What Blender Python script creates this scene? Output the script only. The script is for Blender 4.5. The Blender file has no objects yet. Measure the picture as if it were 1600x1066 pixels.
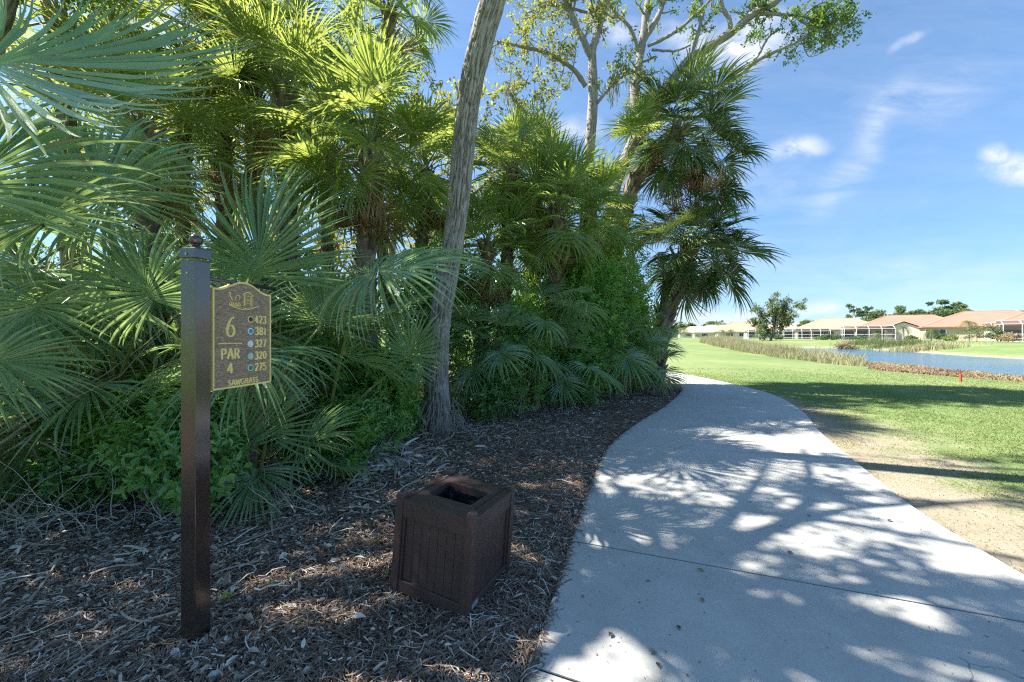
import bpy, math, random
import numpy as np
from mathutils import Vector, Matrix

PI = math.pi
R_ = math.radians
sc = bpy.context.scene
COL = sc.collection

# ------------------------------------------------------------------ camera
F = 622.2          # focal length in photo pixels (1600 wide)
HOR = 525.0        # horizon row
EYE = 1.6
cam = bpy.data.cameras.new('camera')
cam_o = bpy.data.objects.new('camera', cam)
COL.objects.link(cam_o)
cam.sensor_width = 36.0
cam.lens = 14.0
cam.shift_y = -(533.0 - HOR) / 1600.0
cam.clip_start = 0.05
cam.clip_end = 3000
cam_o.location = (0, 0, EYE)
cam_o.rotation_euler = (PI / 2, 0, 0)
sc.camera = cam_o

# ------------------------------------------------------------------ light
SUN_EL, SUN_AZ = R_(49), R_(-79)
SUN = Vector((math.cos(SUN_EL) * math.sin(SUN_AZ), math.cos(SUN_EL) * math.cos(SUN_AZ), math.sin(SUN_EL)))
sl = bpy.data.lights.new('sun', 'SUN')
sl.energy = 4.5
sl.angle = R_(0.55)
sl.color = (1.0, 0.93, 0.82)
so = bpy.data.objects.new('sun', sl)
COL.objects.link(so)
so.rotation_euler = SUN.to_track_quat('Z', 'Y').to_euler()
so.location = (-20, 10, 30)

sc.view_settings.view_transform = 'Standard'
sc.view_settings.look = 'None'
sc.view_settings.gamma = 1
sc.view_settings.exposure = 1.70

w = bpy.data.worlds.new('World')
sc.world = w
w.use_nodes = True


class NT:
    def __init__(s, tree):
        s.t = tree
        s.n = tree.nodes
        s.l = tree.links

    def node(s, typ, **kw):
        n = s.n.new(typ)
        for k, v in kw.items():
            if k.startswith('i_'):
                n.inputs[k[2:].replace('_', ' ')].default_value = v
            else:
                setattr(n, k, v)
        return n

    def link(s, a, b):
        s.l.new(a, b)

    def math(s, op, a, b=None, c=None, clamp=False):
        n = s.n.new('ShaderNodeMath')
        n.operation = op
        n.use_clamp = clamp
        for i, v in enumerate((a, b, c)):
            if v is None:
                continue
            if isinstance(v, (int, float)):
                n.inputs[i].default_value = v
            else:
                s.l.new(v, n.inputs[i])
        return n.outputs[0]

    def noise(s, vec=None, scale=5, detail=3, rough=.5, dist=0.0):
        n = s.n.new('ShaderNodeTexNoise')
        n.inputs['Scale'].default_value = scale
        n.inputs['Detail'].default_value = detail
        n.inputs['Roughness'].default_value = rough
        n.inputs['Distortion'].default_value = dist
        if vec is not None:
            s.l.new(vec, n.inputs['Vector'])
        return n.outputs['Fac']

    def ramp(s, fac, stops, interp='LINEAR'):
        n = s.n.new('ShaderNodeValToRGB')
        n.color_ramp.interpolation = interp
        e = n.color_ramp.elements
        while len(e) > 1:
            e.remove(e[-1])
        e[0].position = stops[0][0]
        e[0].color = (*stops[0][1], 1)
        for p, c in stops[1:]:
            x = e.new(p)
            x.color = (*c, 1)
        s.l.new(fac, n.inputs[0])
        return n.outputs[0]

    def mix(s, fac, a, b, mode='MIX'):
        n = s.n.new('ShaderNodeMix')
        n.data_type = 'RGBA'
        n.blend_type = mode
        for i, v in ((0, fac), (6, a), (7, b)):
            if isinstance(v, (int, float)):
                n.inputs[i].default_value = v
            elif isinstance(v, tuple):
                n.inputs[i].default_value = (*v, 1)
            else:
                s.l.new(v, n.inputs[i])
        return n.outputs[2]

    def mapping(s, vec, scale=(1, 1, 1), rot=(0, 0, 0), loc=(0, 0, 0)):
        n = s.n.new('ShaderNodeMapping')
        n.inputs['Scale'].default_value = scale
        n.inputs['Rotation'].default_value = rot
        n.inputs['Location'].default_value = loc
        s.l.new(vec, n.inputs['Vector'])
        return n.outputs[0]


def build_world():
    k = NT(w.node_tree)
    k.n.clear()
    sky = k.node('ShaderNodeTexSky', sky_type='NISHITA', sun_disc=False)
    sky.sun_elevation = SUN_EL
    sky.sun_rotation = SUN_AZ
    sky.air_density = 1.0
    sky.dust_density = 0.25
    sky.ozone_density = 2.6
    tc = k.node('ShaderNodeTexCoord')
    sep = k.node('ShaderNodeSeparateXYZ')
    k.link(tc.outputs['Generated'], sep.inputs[0])
    x, y, z = sep.outputs
    # clouds: soft patches of the sky around fixed directions (azimuth slope, elevation slope), broken by noise
    ys = k.math('MAXIMUM', y, 0.04)
    u = k.math('DIVIDE', x, ys)
    v = k.math('DIVIDE', z, ys)
    comb = k.node('ShaderNodeCombineXYZ')
    k.link(u, comb.inputs[0])
    k.link(v, comb.inputs[1])
    uv = comb.outputs[0]
    wob = k.node('ShaderNodeTexNoise')
    wob.inputs['Scale'].default_value = 5
    wob.inputs['Detail'].default_value = 4
    k.link(uv, wob.inputs['Vector'])
    wv = k.node('ShaderNodeVectorMath', operation='MULTIPLY_ADD')
    k.link(wob.outputs['Color'], wv.inputs[0])
    wv.inputs[1].default_value = (.10, .10, 0)
    k.link(uv, wv.inputs[2])
    wuv = wv.outputs[0]

    def P2(px, py):
        return (px - 800) / F, (HOR - py) / F

    def blob(px, py, rx, ry, rot, lo, hi, amp):
        cu, cv = P2(px, py)
        s1 = k.node('ShaderNodeVectorMath', operation='SUBTRACT')
        k.link(wuv, s1.inputs[0])
        s1.inputs[1].default_value = (cu + .05, cv + .05, 0)
        m = k.mapping(s1.outputs[0], rot=(0, 0, R_(-rot)))
        m2 = k.mapping(m, scale=(F / rx, F / ry, 0))
        ln = k.node('ShaderNodeVectorMath', operation='LENGTH')
        k.link(m2, ln.inputs[0])
        mr = k.node('ShaderNodeMapRange', interpolation_type='SMOOTHSTEP')
        k.link(ln.outputs['Value'], mr.inputs[0])
        mr.inputs[1].default_value = hi
        mr.inputs[2].default_value = lo
        mr.inputs[3].default_value = 0
        mr.inputs[4].default_value = amp
        return mr.outputs[0]
    puffs = [(1560, 235, 30, 20, 0, .1, 1.1, .8), (1180, 40, 90, 30, 10, .1, 1.1, .8), (1075, 55, 60, 34, 0, .1, 1.1, .7), (1150, 70, 120, 42, 5, .25, 1.1, .95), (1245, 236, 58, 22, 12, .1, 1.1, .75), (1590, 258, 62, 32, 0, .2, 1.1, .85),
             (905, 195, 55, 28, 0, .1, 1.1, .7), (1285, 482, 52, 16, 0, .1, 1.2, .75), (230, 20, 90, 50, 0, .1, 1.1, .7),
             (1110, 492, 130, 20, 0, 0, 1.3, .7), (1450, 500, 150, 14, 0, 0, 1.3, .5), (960, 40, 70, 30, 0, .1, 1.1, .6), (610, 60, 80, 30, 0, .1, 1.1, .5),
             (1420, 70, 35, 10, 20, .1, 1.2, .4)]
    tot = None
    for p in puffs:
        b = blob(*p)
        tot = b if tot is None else k.math('MAXIMUM', tot, b)
    wisps = [(1340, 240, 150, 34, 55, 0, 1.2, .50), (1440, 150, 150, 50, 15, 0, 1.2, .34), (1200, 300, 150, 40, 0, 0, 1.3, .25),
             (1450, 440, 260, 60, 5, 0, 1.3, .30), (1150, 410, 160, 50, 0, 0, 1.3, .30)]
    tw = None
    for p in wisps:
        b = blob(*p)
        tw = b if tw is None else k.math('ADD', tw, b)
    n1 = k.noise(k.mapping(uv, scale=(1, 1.5, 1)), 9, 12, .66, .3)
    n1 = k.math('MULTIPLY_ADD', n1, 4.0, -1.2, clamp=True)
    n2 = k.noise(k.mapping(uv, rot=(0, 0, R_(-35)), scale=(1, 4.0, 1)), 4.5, 9, .68, .5)
    n2 = k.math('MULTIPLY_ADD', n2, 2.6, -.8, clamp=True)
    # a light veil of streaks everywhere above the horizon
    veil = k.math('MULTIPLY', n2, .10)
    dens = k.math('ADD', k.math('MULTIPLY', tot, n1), k.math('MULTIPLY', tw, n2))
    dens = k.math('ADD', dens, veil, clamp=True)
    up = k.node('ShaderNodeMapRange')
    k.link(z, up.inputs[0])
    up.inputs[1].default_value = -.01
    up.inputs[2].default_value = .03
    front = k.math('GREATER_THAN', y, .04)
    dens = k.math('MULTIPLY', k.math('MULTIPLY', dens, up.outputs[0]), front)
    hs = k.node('ShaderNodeHueSaturation')
    k.link(sky.outputs[0], hs.inputs['Color'])
    hs.inputs['Saturation'].default_value = 1.02
    hs.inputs['Value'].default_value = 1.0
    skyc = k.mix(1.0, hs.outputs[0], (.97, 1.06, 1.04), 'MULTIPLY')
    hz = k.node('ShaderNodeMapRange', interpolation_type='SMOOTHSTEP')
    k.link(z, hz.inputs[0])
    hz.inputs[1].default_value = -.02
    hz.inputs[2].default_value = .5
    tint = k.mix(hz.outputs[0], (.60, .73, .98), (1.18, 1.24, 1.32))
    skyc = k.mix(1.0, skyc, tint, 'MULTIPLY')
    colr = k.mix(dens, skyc, (5.6, 5.9, 6.5))
    bg = k.node('ShaderNodeBackground')
    k.link(colr, bg.inputs[0])
    bg.inputs[1].default_value = 0.056
    out = k.node('ShaderNodeOutputWorld')
    k.link(bg.outputs[0], out.inputs[0])


build_world()
sc.cycles.use_denoising = False
sc.cycles.denoising_input_passes = 'RGB_ALBEDO_NORMAL'
sc.cycles.denoising_prefilter = 'ACCURATE'
sc.cycles.filter_width = 1.2
try:
    sc.cycles.denoiser = 'OPENIMAGEDENOISE'
except Exception:
    pass
sc.cycles.max_bounces = 10
sc.cycles.diffuse_bounces = 6
sc.cycles.transmission_bounces = 4
sc.cycles.transparent_max_bounces = 16
sc.cycles.sample_clamp_indirect = 2.0
sc.cycles.caustics_reflective = False
sc.cycles.caustics_refractive = False


# ------------------------------------------------------------------ helpers
def W3(px, py, d):
    """point at depth d (metres along +Y) seen at photo pixel px, py"""
    return np.array(((px - 800) / F * d, d, EYE + (HOR - py) / F * d))


def G2(px, py, z=0.0):
    v = py - HOR
    d = (EYE - z) * F / v
    return ((px - 800) / F * d, d)


_T = np.random.RandomState(7).rand(64, 64, 64).astype(np.float32)


def vnoise(x, y, z=0.0):
    x, y, z = np.broadcast_arrays(np.asarray(x, float), np.asarray(y, float), np.asarray(z, float))
    xi, yi, zi = np.floor(x).astype(int), np.floor(y).astype(int), np.floor(z).astype(int)
    fx, fy, fz = x - xi, y - yi, z - zi
    fx, fy, fz = fx * fx * (3 - 2 * fx), fy * fy * (3 - 2 * fy), fz * fz * (3 - 2 * fz)
    r = 0
    for a in (0, 1):
        for b in (0, 1):
            for c in (0, 1):
                r = r + _T[(xi + a) & 63, (yi + b) & 63, (zi + c) & 63] * (fx if a else 1 - fx) * (fy if b else 1 - fy) * (fz if c else 1 - fz)
    return r


def fbm(x, y, z=0.0, o=4):
    s, a, t = 0, 1, 0
    for i in range(o):
        s = s + a * vnoise(x * 2 ** i + 17 * i, y * 2 ** i + 5 * i, z * 2 ** i if not np.isscalar(z) or z else i * 3.3)
        t += a
        a *= .5
    return s / t


def mesh_np(name, V, faces, mats, parent=None, midx=None, smooth=True, attr=None, loc=None, link=True):
    """faces: list of int arrays (n,3) or (n,4)"""
    me = bpy.data.meshes.new(name)
    V = np.asarray(V, np.float32)
    if isinstance(faces, np.ndarray):
        faces = [faces]
    faces = [f for f in faces if len(f)]
    me.vertices.add(len(V))
    me.vertices.foreach_set('co', V.ravel())
    tot = np.concatenate([np.full(len(f), f.shape[1]) for f in faces])
    idx = np.concatenate([f.ravel() for f in faces]).astype(np.int32)
    st = np.concatenate(([0], np.cumsum(tot)[:-1])).astype(np.int32)
    me.loops.add(len(idx))
    me.loops.foreach_set('vertex_index', idx)
    me.polygons.add(len(tot))
    me.polygons.foreach_set('loop_start', st)
    me.polygons.foreach_set('loop_total', tot.astype(np.int32))
    if midx is not None:
        me.polygons.foreach_set('material_index', np.asarray(midx, np.int32))
    me.polygons.foreach_set('use_smooth', np.full(len(tot), bool(smooth)))
    me.update(calc_edges=True)
    if attr:
        for an, av in attr.items():
            a = me.attributes.new(an, 'FLOAT', 'POINT')
            a.data.foreach_set('value', np.asarray(av, np.float32))
    for m in (mats if isinstance(mats, (list, tuple)) else [mats]):
        me.materials.append(m)
    if not link:
        return me
    return link_mesh(name, me, parent, loc)


def link_mesh(name, me, parent=None, loc=None):
    o = bpy.data.objects.new(name, me)
    COL.objects.link(o)
    if parent is not None:
        o.parent = parent
    if loc is not None:
        o.location = loc
    return o


def tag(o, label=None, cat=None, group=None, kind=None):
    if label:
        o['label'] = label
    if cat:
        o['category'] = cat
    if group:
        o['group'] = group
    if kind:
        o['kind'] = kind
    return o


def thing(name, label, cat, loc=(0, 0, 0), rotz=0.0, group=None):
    o = bpy.data.objects.new(name, None)
    COL.objects.link(o)
    o.location = loc
    o.rotation_euler = (0, 0, rotz)
    o.empty_display_size = .1
    return tag(o, label, cat, group)


class MB:
    """collects geometry"""
    def __init__(s):
        s.V, s.F3, s.F4, s.n, s.A = [], [], [], 0, []

    def add(s, V, f4=None, f3=None, a=0.5):
        V = np.asarray(V, float).reshape(-1, 3)
        s.V.append(V)
        s.A.append(np.broadcast_to(np.asarray(a, float), (len(V),)))
        if f4 is not None and len(f4):
            s.F4.append(np.asarray(f4, int) + s.n)
        if f3 is not None and len(f3):
            s.F3.append(np.asarray(f3, int) + s.n)
        s.n += len(V)

    def box(s, c, size, rz=0.0, M=None, taper=1.0, a=.5):
        x, y, z = [q / 2 for q in size]
        V = np.array([(-x, -y, -z), (x, -y, -z), (x, y, -z), (-x, y, -z), (-x * taper, -y * taper, z), (x * taper, -y * taper, z), (x * taper, y * taper, z), (-x * taper, y * taper, z)])
        if M is not None:
            V = V @ np.array(M).T
        if rz:
            cz, sz = math.cos(rz), math.sin(rz)
            V = V @ np.array([[cz, -sz, 0], [sz, cz, 0], [0, 0, 1]]).T
        s.add(V + np.array(c), [(0, 3, 2, 1), (4, 5, 6, 7), (0, 1, 5, 4), (1, 2, 6, 5), (2, 3, 7, 6), (3, 0, 4, 7)], a=a)

    def tube(s, pts, rad, n=8, cap=True, a=.5, disp=None):
        pts = np.asarray(pts, float)
        m = len(pts)
        rad = np.broadcast_to(np.asarray(rad, float), (m,))
        T = np.gradient(pts, axis=0)
        T /= np.linalg.norm(T, axis=1)[:, None] + 1e-9
        up = np.array([0, 0, 1.0]) if abs(T[0][2]) < .9 else np.array([1.0, 0, 0])
        N = np.cross(T[0], up)
        N /= np.linalg.norm(N)
        V = []
        th = np.arange(n) * 2 * PI / n
        for i in range(m):
            N = N - T[i] * np.dot(N, T[i])
            N /= np.linalg.norm(N) + 1e-9
            B = np.cross(T[i], N)
            r = rad[i]
            if disp is not None:
                r = r + disp[i]
            V.append(pts[i] + (np.cos(th)[:, None] * N + np.sin(th)[:, None] * B) * (np.asarray(r)[:, None] if np.ndim(r) else r))
        V = np.concatenate(V)
        i, j = np.meshgrid(np.arange(m - 1), np.arange(n), indexing='ij')
        j2 = (j + 1) % n
        f = np.stack([i * n + j, (i + 1) * n + j, (i + 1) * n + j2, i * n + j2], -1).reshape(-1, 4)
        f3 = []
        if cap:
            V = np.vstack([V, pts[0], pts[-1]])
            f3 = [(m * n, q, (q + 1) % n) for q in range(n)] + [(m * n + 1, (m - 1) * n + (q + 1) % n, (m - 1) * n + q) for q in range(n)]
        s.add(V, f, f3, a=a if np.ndim(a) == 0 else np.concatenate([np.repeat(a, n), [a[0], a[-1]] if cap else []]))

    def lathe(s, prof, n=16, c=(0, 0, 0), a=.5):
        th = np.arange(n) * 2 * PI / n
        V = np.concatenate([np.stack([r * np.cos(th), r * np.sin(th), np.full(n, z)], 1) for r, z in prof]) + np.array(c)
        m = len(prof)
        i, j = np.meshgrid(np.arange(m - 1), np.arange(n), indexing='ij')
        j2 = (j + 1) % n
        s.add(V, np.stack([i * n + j, i * n + j2, (i + 1) * n + j2, (i + 1) * n + j], -1).reshape(-1, 4), a=a)

    def prism(s, poly, z0, z1, M=None, a=.5):
        """poly in local xy, extruded z; star-shaped about its centroid"""
        p = np.asarray(poly, float)
        n = len(p)
        c = p.mean(0)
        V = np.vstack([np.c_[p, np.full(n, z0)], np.c_[p, np.full(n, z1)], [[c[0], c[1], z0]], [[c[0], c[1], z1]]])
        if M is not None:
            V = V @ np.array(M)[:3, :3].T + np.array(M)[:3, 3]
        q = np.arange(n)
        r = (q + 1) % n
        f4 = np.stack([q, r, r + n, q + n], 1)
        f3 = np.vstack([np.stack([np.full(n, 2 * n), r, q], 1), np.stack([np.full(n, 2 * n + 1), q + n, r + n], 1)])
        s.add(V, f4, f3, a=a)

    def build(s, name, mats, parent=None, smooth=False, loc=None, link=True, bevel=0.0):
        V = np.concatenate(s.V)
        fs = []
        if s.F4:
            fs.append(np.concatenate(s.F4))
        if s.F3:
            fs.append(np.concatenate(s.F3))
        o = mesh_np(name, V, fs, mats, parent, smooth=smooth, attr={'v': np.concatenate(s.A)}, loc=loc, link=link)
        if bevel and link:
            b = o.modifiers.new('bevel', 'BEVEL')
            b.width = bevel
            b.segments = 2
            b.limit_method = 'ANGLE'
        return o


def spline(P, n):
    """Catmull-Rom through rows of P -> n samples"""
    P = np.asarray(P, float)
    Q = np.vstack([2 * P[0] - P[1], P, 2 * P[-1] - P[-2]])
    t = np.linspace(0, len(P) - 1 - 1e-6, n)
    i = t.astype(int)
    f = (t - i)[:, None]
    a, b, c, d = Q[i], Q[i + 1], Q[i + 2], Q[i + 3]
    return .5 * (2 * b + (c - a) * f + (2 * a - 5 * b + 4 * c - d) * f * f + (3 * b - a - 3 * c + d) * f ** 3)


# ------------------------------------------------------------------ materials
def new_mat(name):
    m = bpy.data.materials.new(name)
    m.use_nodes = True
    k = NT(m.node_tree)
    k.n.clear()
    out = k.node('ShaderNodeOutputMaterial')
    return m, k, out


def principled(k, col=None, rough=.6, spec=.5, metal=0.0, bump=None, bstr=.3, bdist=.01):
    p = k.node('ShaderNodeBsdfPrincipled')
    if isinstance(col, tuple):
        p.inputs['Base Color'].default_value = (*col, 1)
    elif col is not None:
        k.link(col, p.inputs['Base Color'])
    if isinstance(rough, (int, float)):
        p.inputs['Roughness'].default_value = rough
    else:
        k.link(rough, p.inputs['Roughness'])
    p.inputs['Specular IOR Level'].default_value = spec
    p.inputs['Metallic'].default_value = metal
    if bump is not None:
        b = k.node('ShaderNodeBump')
        b.inputs['Strength'].default_value = bstr
        b.inputs['Distance'].default_value = bdist
        k.link(bump, b.inputs['Height'])
        k.link(b.outputs[0], p.inputs['Normal'])
    return p


def attr_fac(k, name='v'):
    a = k.node('ShaderNodeAttribute', attribute_name=name)
    return a.outputs['Fac']


def leaf_mat(name, stops, trans, tf=.35, rough=.42, spec=.4, tnoise=.0):
    m, k, out = new_mat(name)
    v = attr_fac(k)
    oi = k.node('ShaderNodeObjectInfo')
    f = k.math('ADD', v, k.math('MULTIPLY_ADD', oi.outputs['Random'], .3, -.15), clamp=True)
    col = k.mix(k.math('MULTIPLY', attr_fac(k, 'dry'), .9), k.ramp(f, stops), (.42, .31, .16))
    tcol = k.mix(1.0, k.mix(.5, col, trans), trans, 'MIX') if False else k.mix(.72, col, trans)
    p = principled(k, col, rough, spec)
    t = k.node('ShaderNodeBsdfTranslucent')
    k.link(tcol, t.inputs[0])
    mx = k.node('ShaderNodeMixShader')
    mx.inputs[0].default_value = tf
    k.link(p.outputs[0], mx.inputs[1])
    k.link(t.outputs[0], mx.inputs[2])
    k.link(mx.outputs[0], out.inputs[0])
    return m


def simple_mat(name, stops, rough=.8, spec=.3, scale=8, detail=5, bump=.0, bscale=30, bdist=.01, stretch=(1, 1, 1), metal=0, use_v=False, dist=0.0):
    m, k, out = new_mat(name)
    tc = k.node('ShaderNodeTexCoord')
    vec = k.mapping(tc.outputs['Object'], scale=stretch)
    f = attr_fac(k) if use_v else k.noise(vec, scale, detail, .6, dist)
    if use_v:
        f = k.math('MULTIPLY_ADD', k.math('SUBTRACT', k.noise(vec, scale, detail, .6), .5), .5, f, clamp=True)
    col = k.ramp(f, stops)
    b = k.noise(vec, bscale, 6, .65) if bump else None
    p = principled(k, col, rough, spec, metal, b, bump, bdist)
    k.link(p.outputs[0], out.inputs[0])
    return m


M = {}
M['palm_leaf'] = leaf_mat('palm_leaf', [(0, (.085, .18, .055)), (.5, (.18, .30, .085)), (1, (.33, .42, .13))], (.62, .70, .14), .48, .26, .8)
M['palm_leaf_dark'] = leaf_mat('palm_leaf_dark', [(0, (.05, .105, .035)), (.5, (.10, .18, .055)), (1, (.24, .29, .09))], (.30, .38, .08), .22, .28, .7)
M['palmetto_leaf'] = leaf_mat('palmetto_leaf', [(0, (.13, .24, .12)), (.5, (.235, .38, .19)), (1, (.36, .50, .27))], (.50, .66, .18), .38, .26, .9)
M['dead_leaf'] = leaf_mat('dead_leaf', [(0, (.20, .13, .075)), (.5, (.42, .30, .18)), (1, (.62, .50, .34))], (.55, .40, .22), .3, .8, .15)
M['petiole'] = simple_mat('petiole', [(0, (.10, .15, .04)), (1, (.22, .27, .08))], .5, .4, 12)
M['shrub_leaf'] = leaf_mat('shrub_leaf', [(0, (.065, .18, .04)), (.5, (.16, .36, .075)), (1, (.31, .52, .11))], (.52, .76, .09), .44, .28, .8)
M['shrub_leaf_dark'] = leaf_mat('shrub_leaf_dark', [(0, (.07, .18, .055)), (.6, (.17, .36, .11)), (1, (.30, .50, .15))], (.44, .68, .12), .38, .28, .8)
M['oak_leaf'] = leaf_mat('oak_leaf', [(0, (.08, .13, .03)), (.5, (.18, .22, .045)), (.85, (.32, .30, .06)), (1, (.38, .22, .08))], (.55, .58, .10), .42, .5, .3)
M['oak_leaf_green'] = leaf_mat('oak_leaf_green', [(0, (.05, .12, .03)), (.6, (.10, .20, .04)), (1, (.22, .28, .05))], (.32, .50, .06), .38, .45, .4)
M['far_leaf'] = leaf_mat('far_leaf', [(0, (.06, .10, .045)), (.5, (.12, .17, .07)), (1, (.22, .24, .11))], (.30, .36, .12), .3, .7, .2)
M['pine_leaf'] = leaf_mat('pine_leaf', [(0, (.05, .09, .045)), (.5, (.09, .15, .065)), (1, (.16, .22, .09))], (.16, .26, .08), .25, .7, .2)
M['moss'] = leaf_mat('moss', [(0, (.20, .22, .17)), (1, (.42, .43, .34))], (.4, .42, .3), .3, .9, .1)
M['grass_blade'] = leaf_mat('grass_blade', [(0, (.09, .18, .045)), (.5, (.17, .25, .075)), (.8, (.28, .315, .135)), (1, (.38, .34, .20))], (.35, .48, .10), .35, .6, .3)
M['reed'] = leaf_mat('reed', [(0, (.17, .19, .09)), (.5, (.33, .31, .17)), (1, (.50, .43, .28))], (.45, .45, .22), .3, .7, .2)
M['marsh'] = leaf_mat('marsh', [(0, (.19, .12, .085)), (.5, (.30, .215, .15)), (1, (.36, .32, .18))], (.4, .25, .12), .25, .8, .2)
M['litter'] = leaf_mat('litter', [(0, (.075, .052, .042)), (.35, (.18, .13, .10)), (.6, (.33, .26, .205)), (.8, (.56, .50, .43)), (1, (.86, .83, .78))], (.3, .2, .1), .08, .75, .25)
M['twig'] = simple_mat('twig', [(0, (.20, .16, .13)), (1, (.48, .44, .38))], .85, .2, 20)
M['boot'] = simple_mat('boot', [(0, (.10, .075, .05)), (.5, (.22, .17, .12)), (1, (.40, .33, .24))], .9, .15, 6, use_v=True)
M['palm_trunk'] = simple_mat('palm_trunk', [(0, (.10, .08, .06)), (1, (.27, .23, .18))], .95, .1, 6, bump=.6, bscale=18, stretch=(1, 1, .4))


def bark_mat(name, lo, mid, hi, lichen=0.25):
    m, k, out = new_mat(name)
    tc = k.node('ShaderNodeTexCoord')
    vec = k.mapping(tc.outputs['Object'], scale=(1, 1, .28))
    n = k.noise(vec, 26, 8, .7, 1.2)
    v = attr_fac(k)
    f = k.math('MULTIPLY_ADD', n, .60, k.math('MULTIPLY_ADD', v, .55, -.12), clamp=True)
    col = k.ramp(f, [(0.05, lo), (.4, mid), (.85, hi)])
    ln = k.noise(tc.outputs['Object'], 4.5, 6, .65)
    lf = k.math('MULTIPLY_ADD', ln, 6, -3.4, clamp=True)
    col = k.mix(k.math('MULTIPLY', lf, lichen), col, (.50, .50, .46))
    p = principled(k, col, .92, .15, bump=n, bstr=.8, bdist=.02)
    k.link(p.outputs[0], out.inputs[0])
    return m


M['oak_bark'] = bark_mat('oak_bark', (.06, .05, .042), (.23, .205, .18), (.46, .44, .40), .75)
M['pale_bark'] = bark_mat('pale_bark', (.09, .075, .06), (.235, .21, .185), (.43, .40, .36), .6)
M['far_bark'] = simple_mat('far_bark', [(0, (.22, .18, .15)), (1, (.42, .37, .32))], .9, .1, 3)


def ground_mats():
    # concrete
    m, k, out = new_mat('concrete')
    tc = k.node('ShaderNodeTexCoord')
    o = tc.outputs['Object']
    big = k.noise(o, .55, 5, .6)
    mid = k.noise(o, 3.2, 6, .65, .4)
    fine = k.math('MULTIPLY_ADD', k.noise(o, 34, 5, .85), .55, k.math('MULTIPLY', k.noise(o, 110, 4, .8), .45))
    brush = k.noise(k.mapping(o, rot=(0, 0, R_(20)), scale=(1, 12, 1)), 14, 4, .6)
    f = k.math('MULTIPLY_ADD', big, .6, k.math('MULTIPLY', mid, .55))
    col = k.ramp(f, [(.28, (.33, .335, .32)), (.5, (.435, .44, .42)), (.72, (.53, .53, .505))])
    st = k.math('MULTIPLY_ADD', k.noise(o, 1.7, 8, .7, .8), 9, -5.5, clamp=True)
    col = k.mix(k.math('MULTIPLY', st, .55), col, (.24, .235, .205))
    st2 = k.math('MULTIPLY_ADD', k.noise(k.mapping(o, loc=(7, 3, 0)), 5.5, 8, .75, 1.2), 10, -6.6, clamp=True)
    col = k.mix(k.math('MULTIPLY', st2, .5), col, (.20, .20, .18))
    grn = k.math('MULTIPLY_ADD', fine, 1.6, -.8)
    col = k.mix(k.math('MULTIPLY_ADD', grn, .75, .10, clamp=True), col, (.26, .265, .25))
    # hairline cracks
    vz = k.node('ShaderNodeTexVoronoi', feature='DISTANCE_TO_EDGE')
    vz.inputs['Scale'].default_value = .42
    wn = k.node('ShaderNodeTexNoise')
    wn.inputs['Scale'].default_value = 3
    wn.inputs['Detail'].default_value = 6
    k.link(o, wn.inputs['Vector'])
    va = k.node('ShaderNodeVectorMath', operation='MULTIPLY_ADD')
    k.link(wn.outputs['Color'], va.inputs[0])
    va.inputs[1].default_value = (.35, .35, 0)
    k.link(o, va.inputs[2])
    k.link(va.outputs[0], vz.inputs['Vector'])
    cr = k.math('LESS_THAN', vz.outputs['Distance'], .0018)
    crm = k.math('MULTIPLY', cr, k.math('GREATER_THAN', k.noise(o, .9, 2), .56))
    col = k.mix(k.math('MULTIPLY', crm, .6), col, (.15, .13, .11))
    h = k.math('ADD', fine, k.math('MULTIPLY', brush, .8))
    p = principled(k, col, .85, .25, bump=h, bstr=.55, bdist=.004)
    k.link(p.outputs[0], out.inputs[0])
    M['concrete'] = m
    m, k, out = new_mat('joint_filler')
    p = principled(k, (.02, .018, .016), .9, .1)
    k.link(p.outputs[0], out.inputs[0])
    M['joint'] = m
    # lawn
    m, k, out = new_mat('lawn')
    tc = k.node('ShaderNodeTexCoord')
    o = tc.outputs['Object']
    n1 = k.noise(o, .12, 5, .6)
    n2 = k.noise(o, 1.3, 6, .7, .3)
    n3 = k.noise(o, 28, 5, .75)
    n4 = k.noise(k.mapping(o, scale=(1, .25, 1), rot=(0, 0, R_(35))), .35, 4, .6)
    f = k.math('ADD', k.math('MULTIPLY', n1, .35), k.math('ADD', k.math('MULTIPLY', n2, .28), k.math('ADD', k.math('MULTIPLY', n3, .22), k.math('MULTIPLY', n4, .2))))
    g = k.ramp(f, [(.30, (.07, .145, .042)), (.46, (.135, .205, .07)), (.60, (.22, .26, .115)), (.80, (.32, .32, .18))])
    s = k.ramp(k.math('MULTIPLY_ADD', n3, .6, k.math('MULTIPLY', n2, .4)), [(.25, (.20, .165, .12)), (.5, (.31, .265, .20)), (.75, (.44, .39, .31))])
    a = attr_fac(k, 'sand')
    sf = k.math('ADD', a, k.math('MULTIPLY_ADD', k.math('ADD', n2, k.math('MULTIPLY', n3, 1.1)), 2.2, -2.35))
    sf = k.math('MULTIPLY_ADD', sf, 1.6, -.2, clamp=True)
    zero = k.math('GREATER_THAN', a, .01)
    col = k.mix(k.math('MULTIPLY', sf, zero), g, s)
    md = attr_fac(k, 'mud')
    col = k.mix(md, col, (.20, .15, .10))
    p = principled(k, col, .95, .1, bump=n3, bstr=.7, bdist=.02)
    k.link(p.outputs[0], out.inputs[0])
    M['lawn'] = m
    # mulch soil
    m, k, out = new_mat('mulch')
    tc = k.node('ShaderNodeTexCoord')
    o = tc.outputs['Object']
    n1 = k.noise(o, 2.2, 6, .65)
    n2 = k.noise(o, 45, 6, .8, .6)
    f = k.math('MULTIPLY_ADD', n1, .45, k.math('MULTIPLY', n2, .6))
    col = k.ramp(f, [(.30, (.06, .045, .037)), (.48, (.15, .11, .085)), (.62, (.26, .20, .16)), (.80, (.44, .38, .32))])
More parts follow.
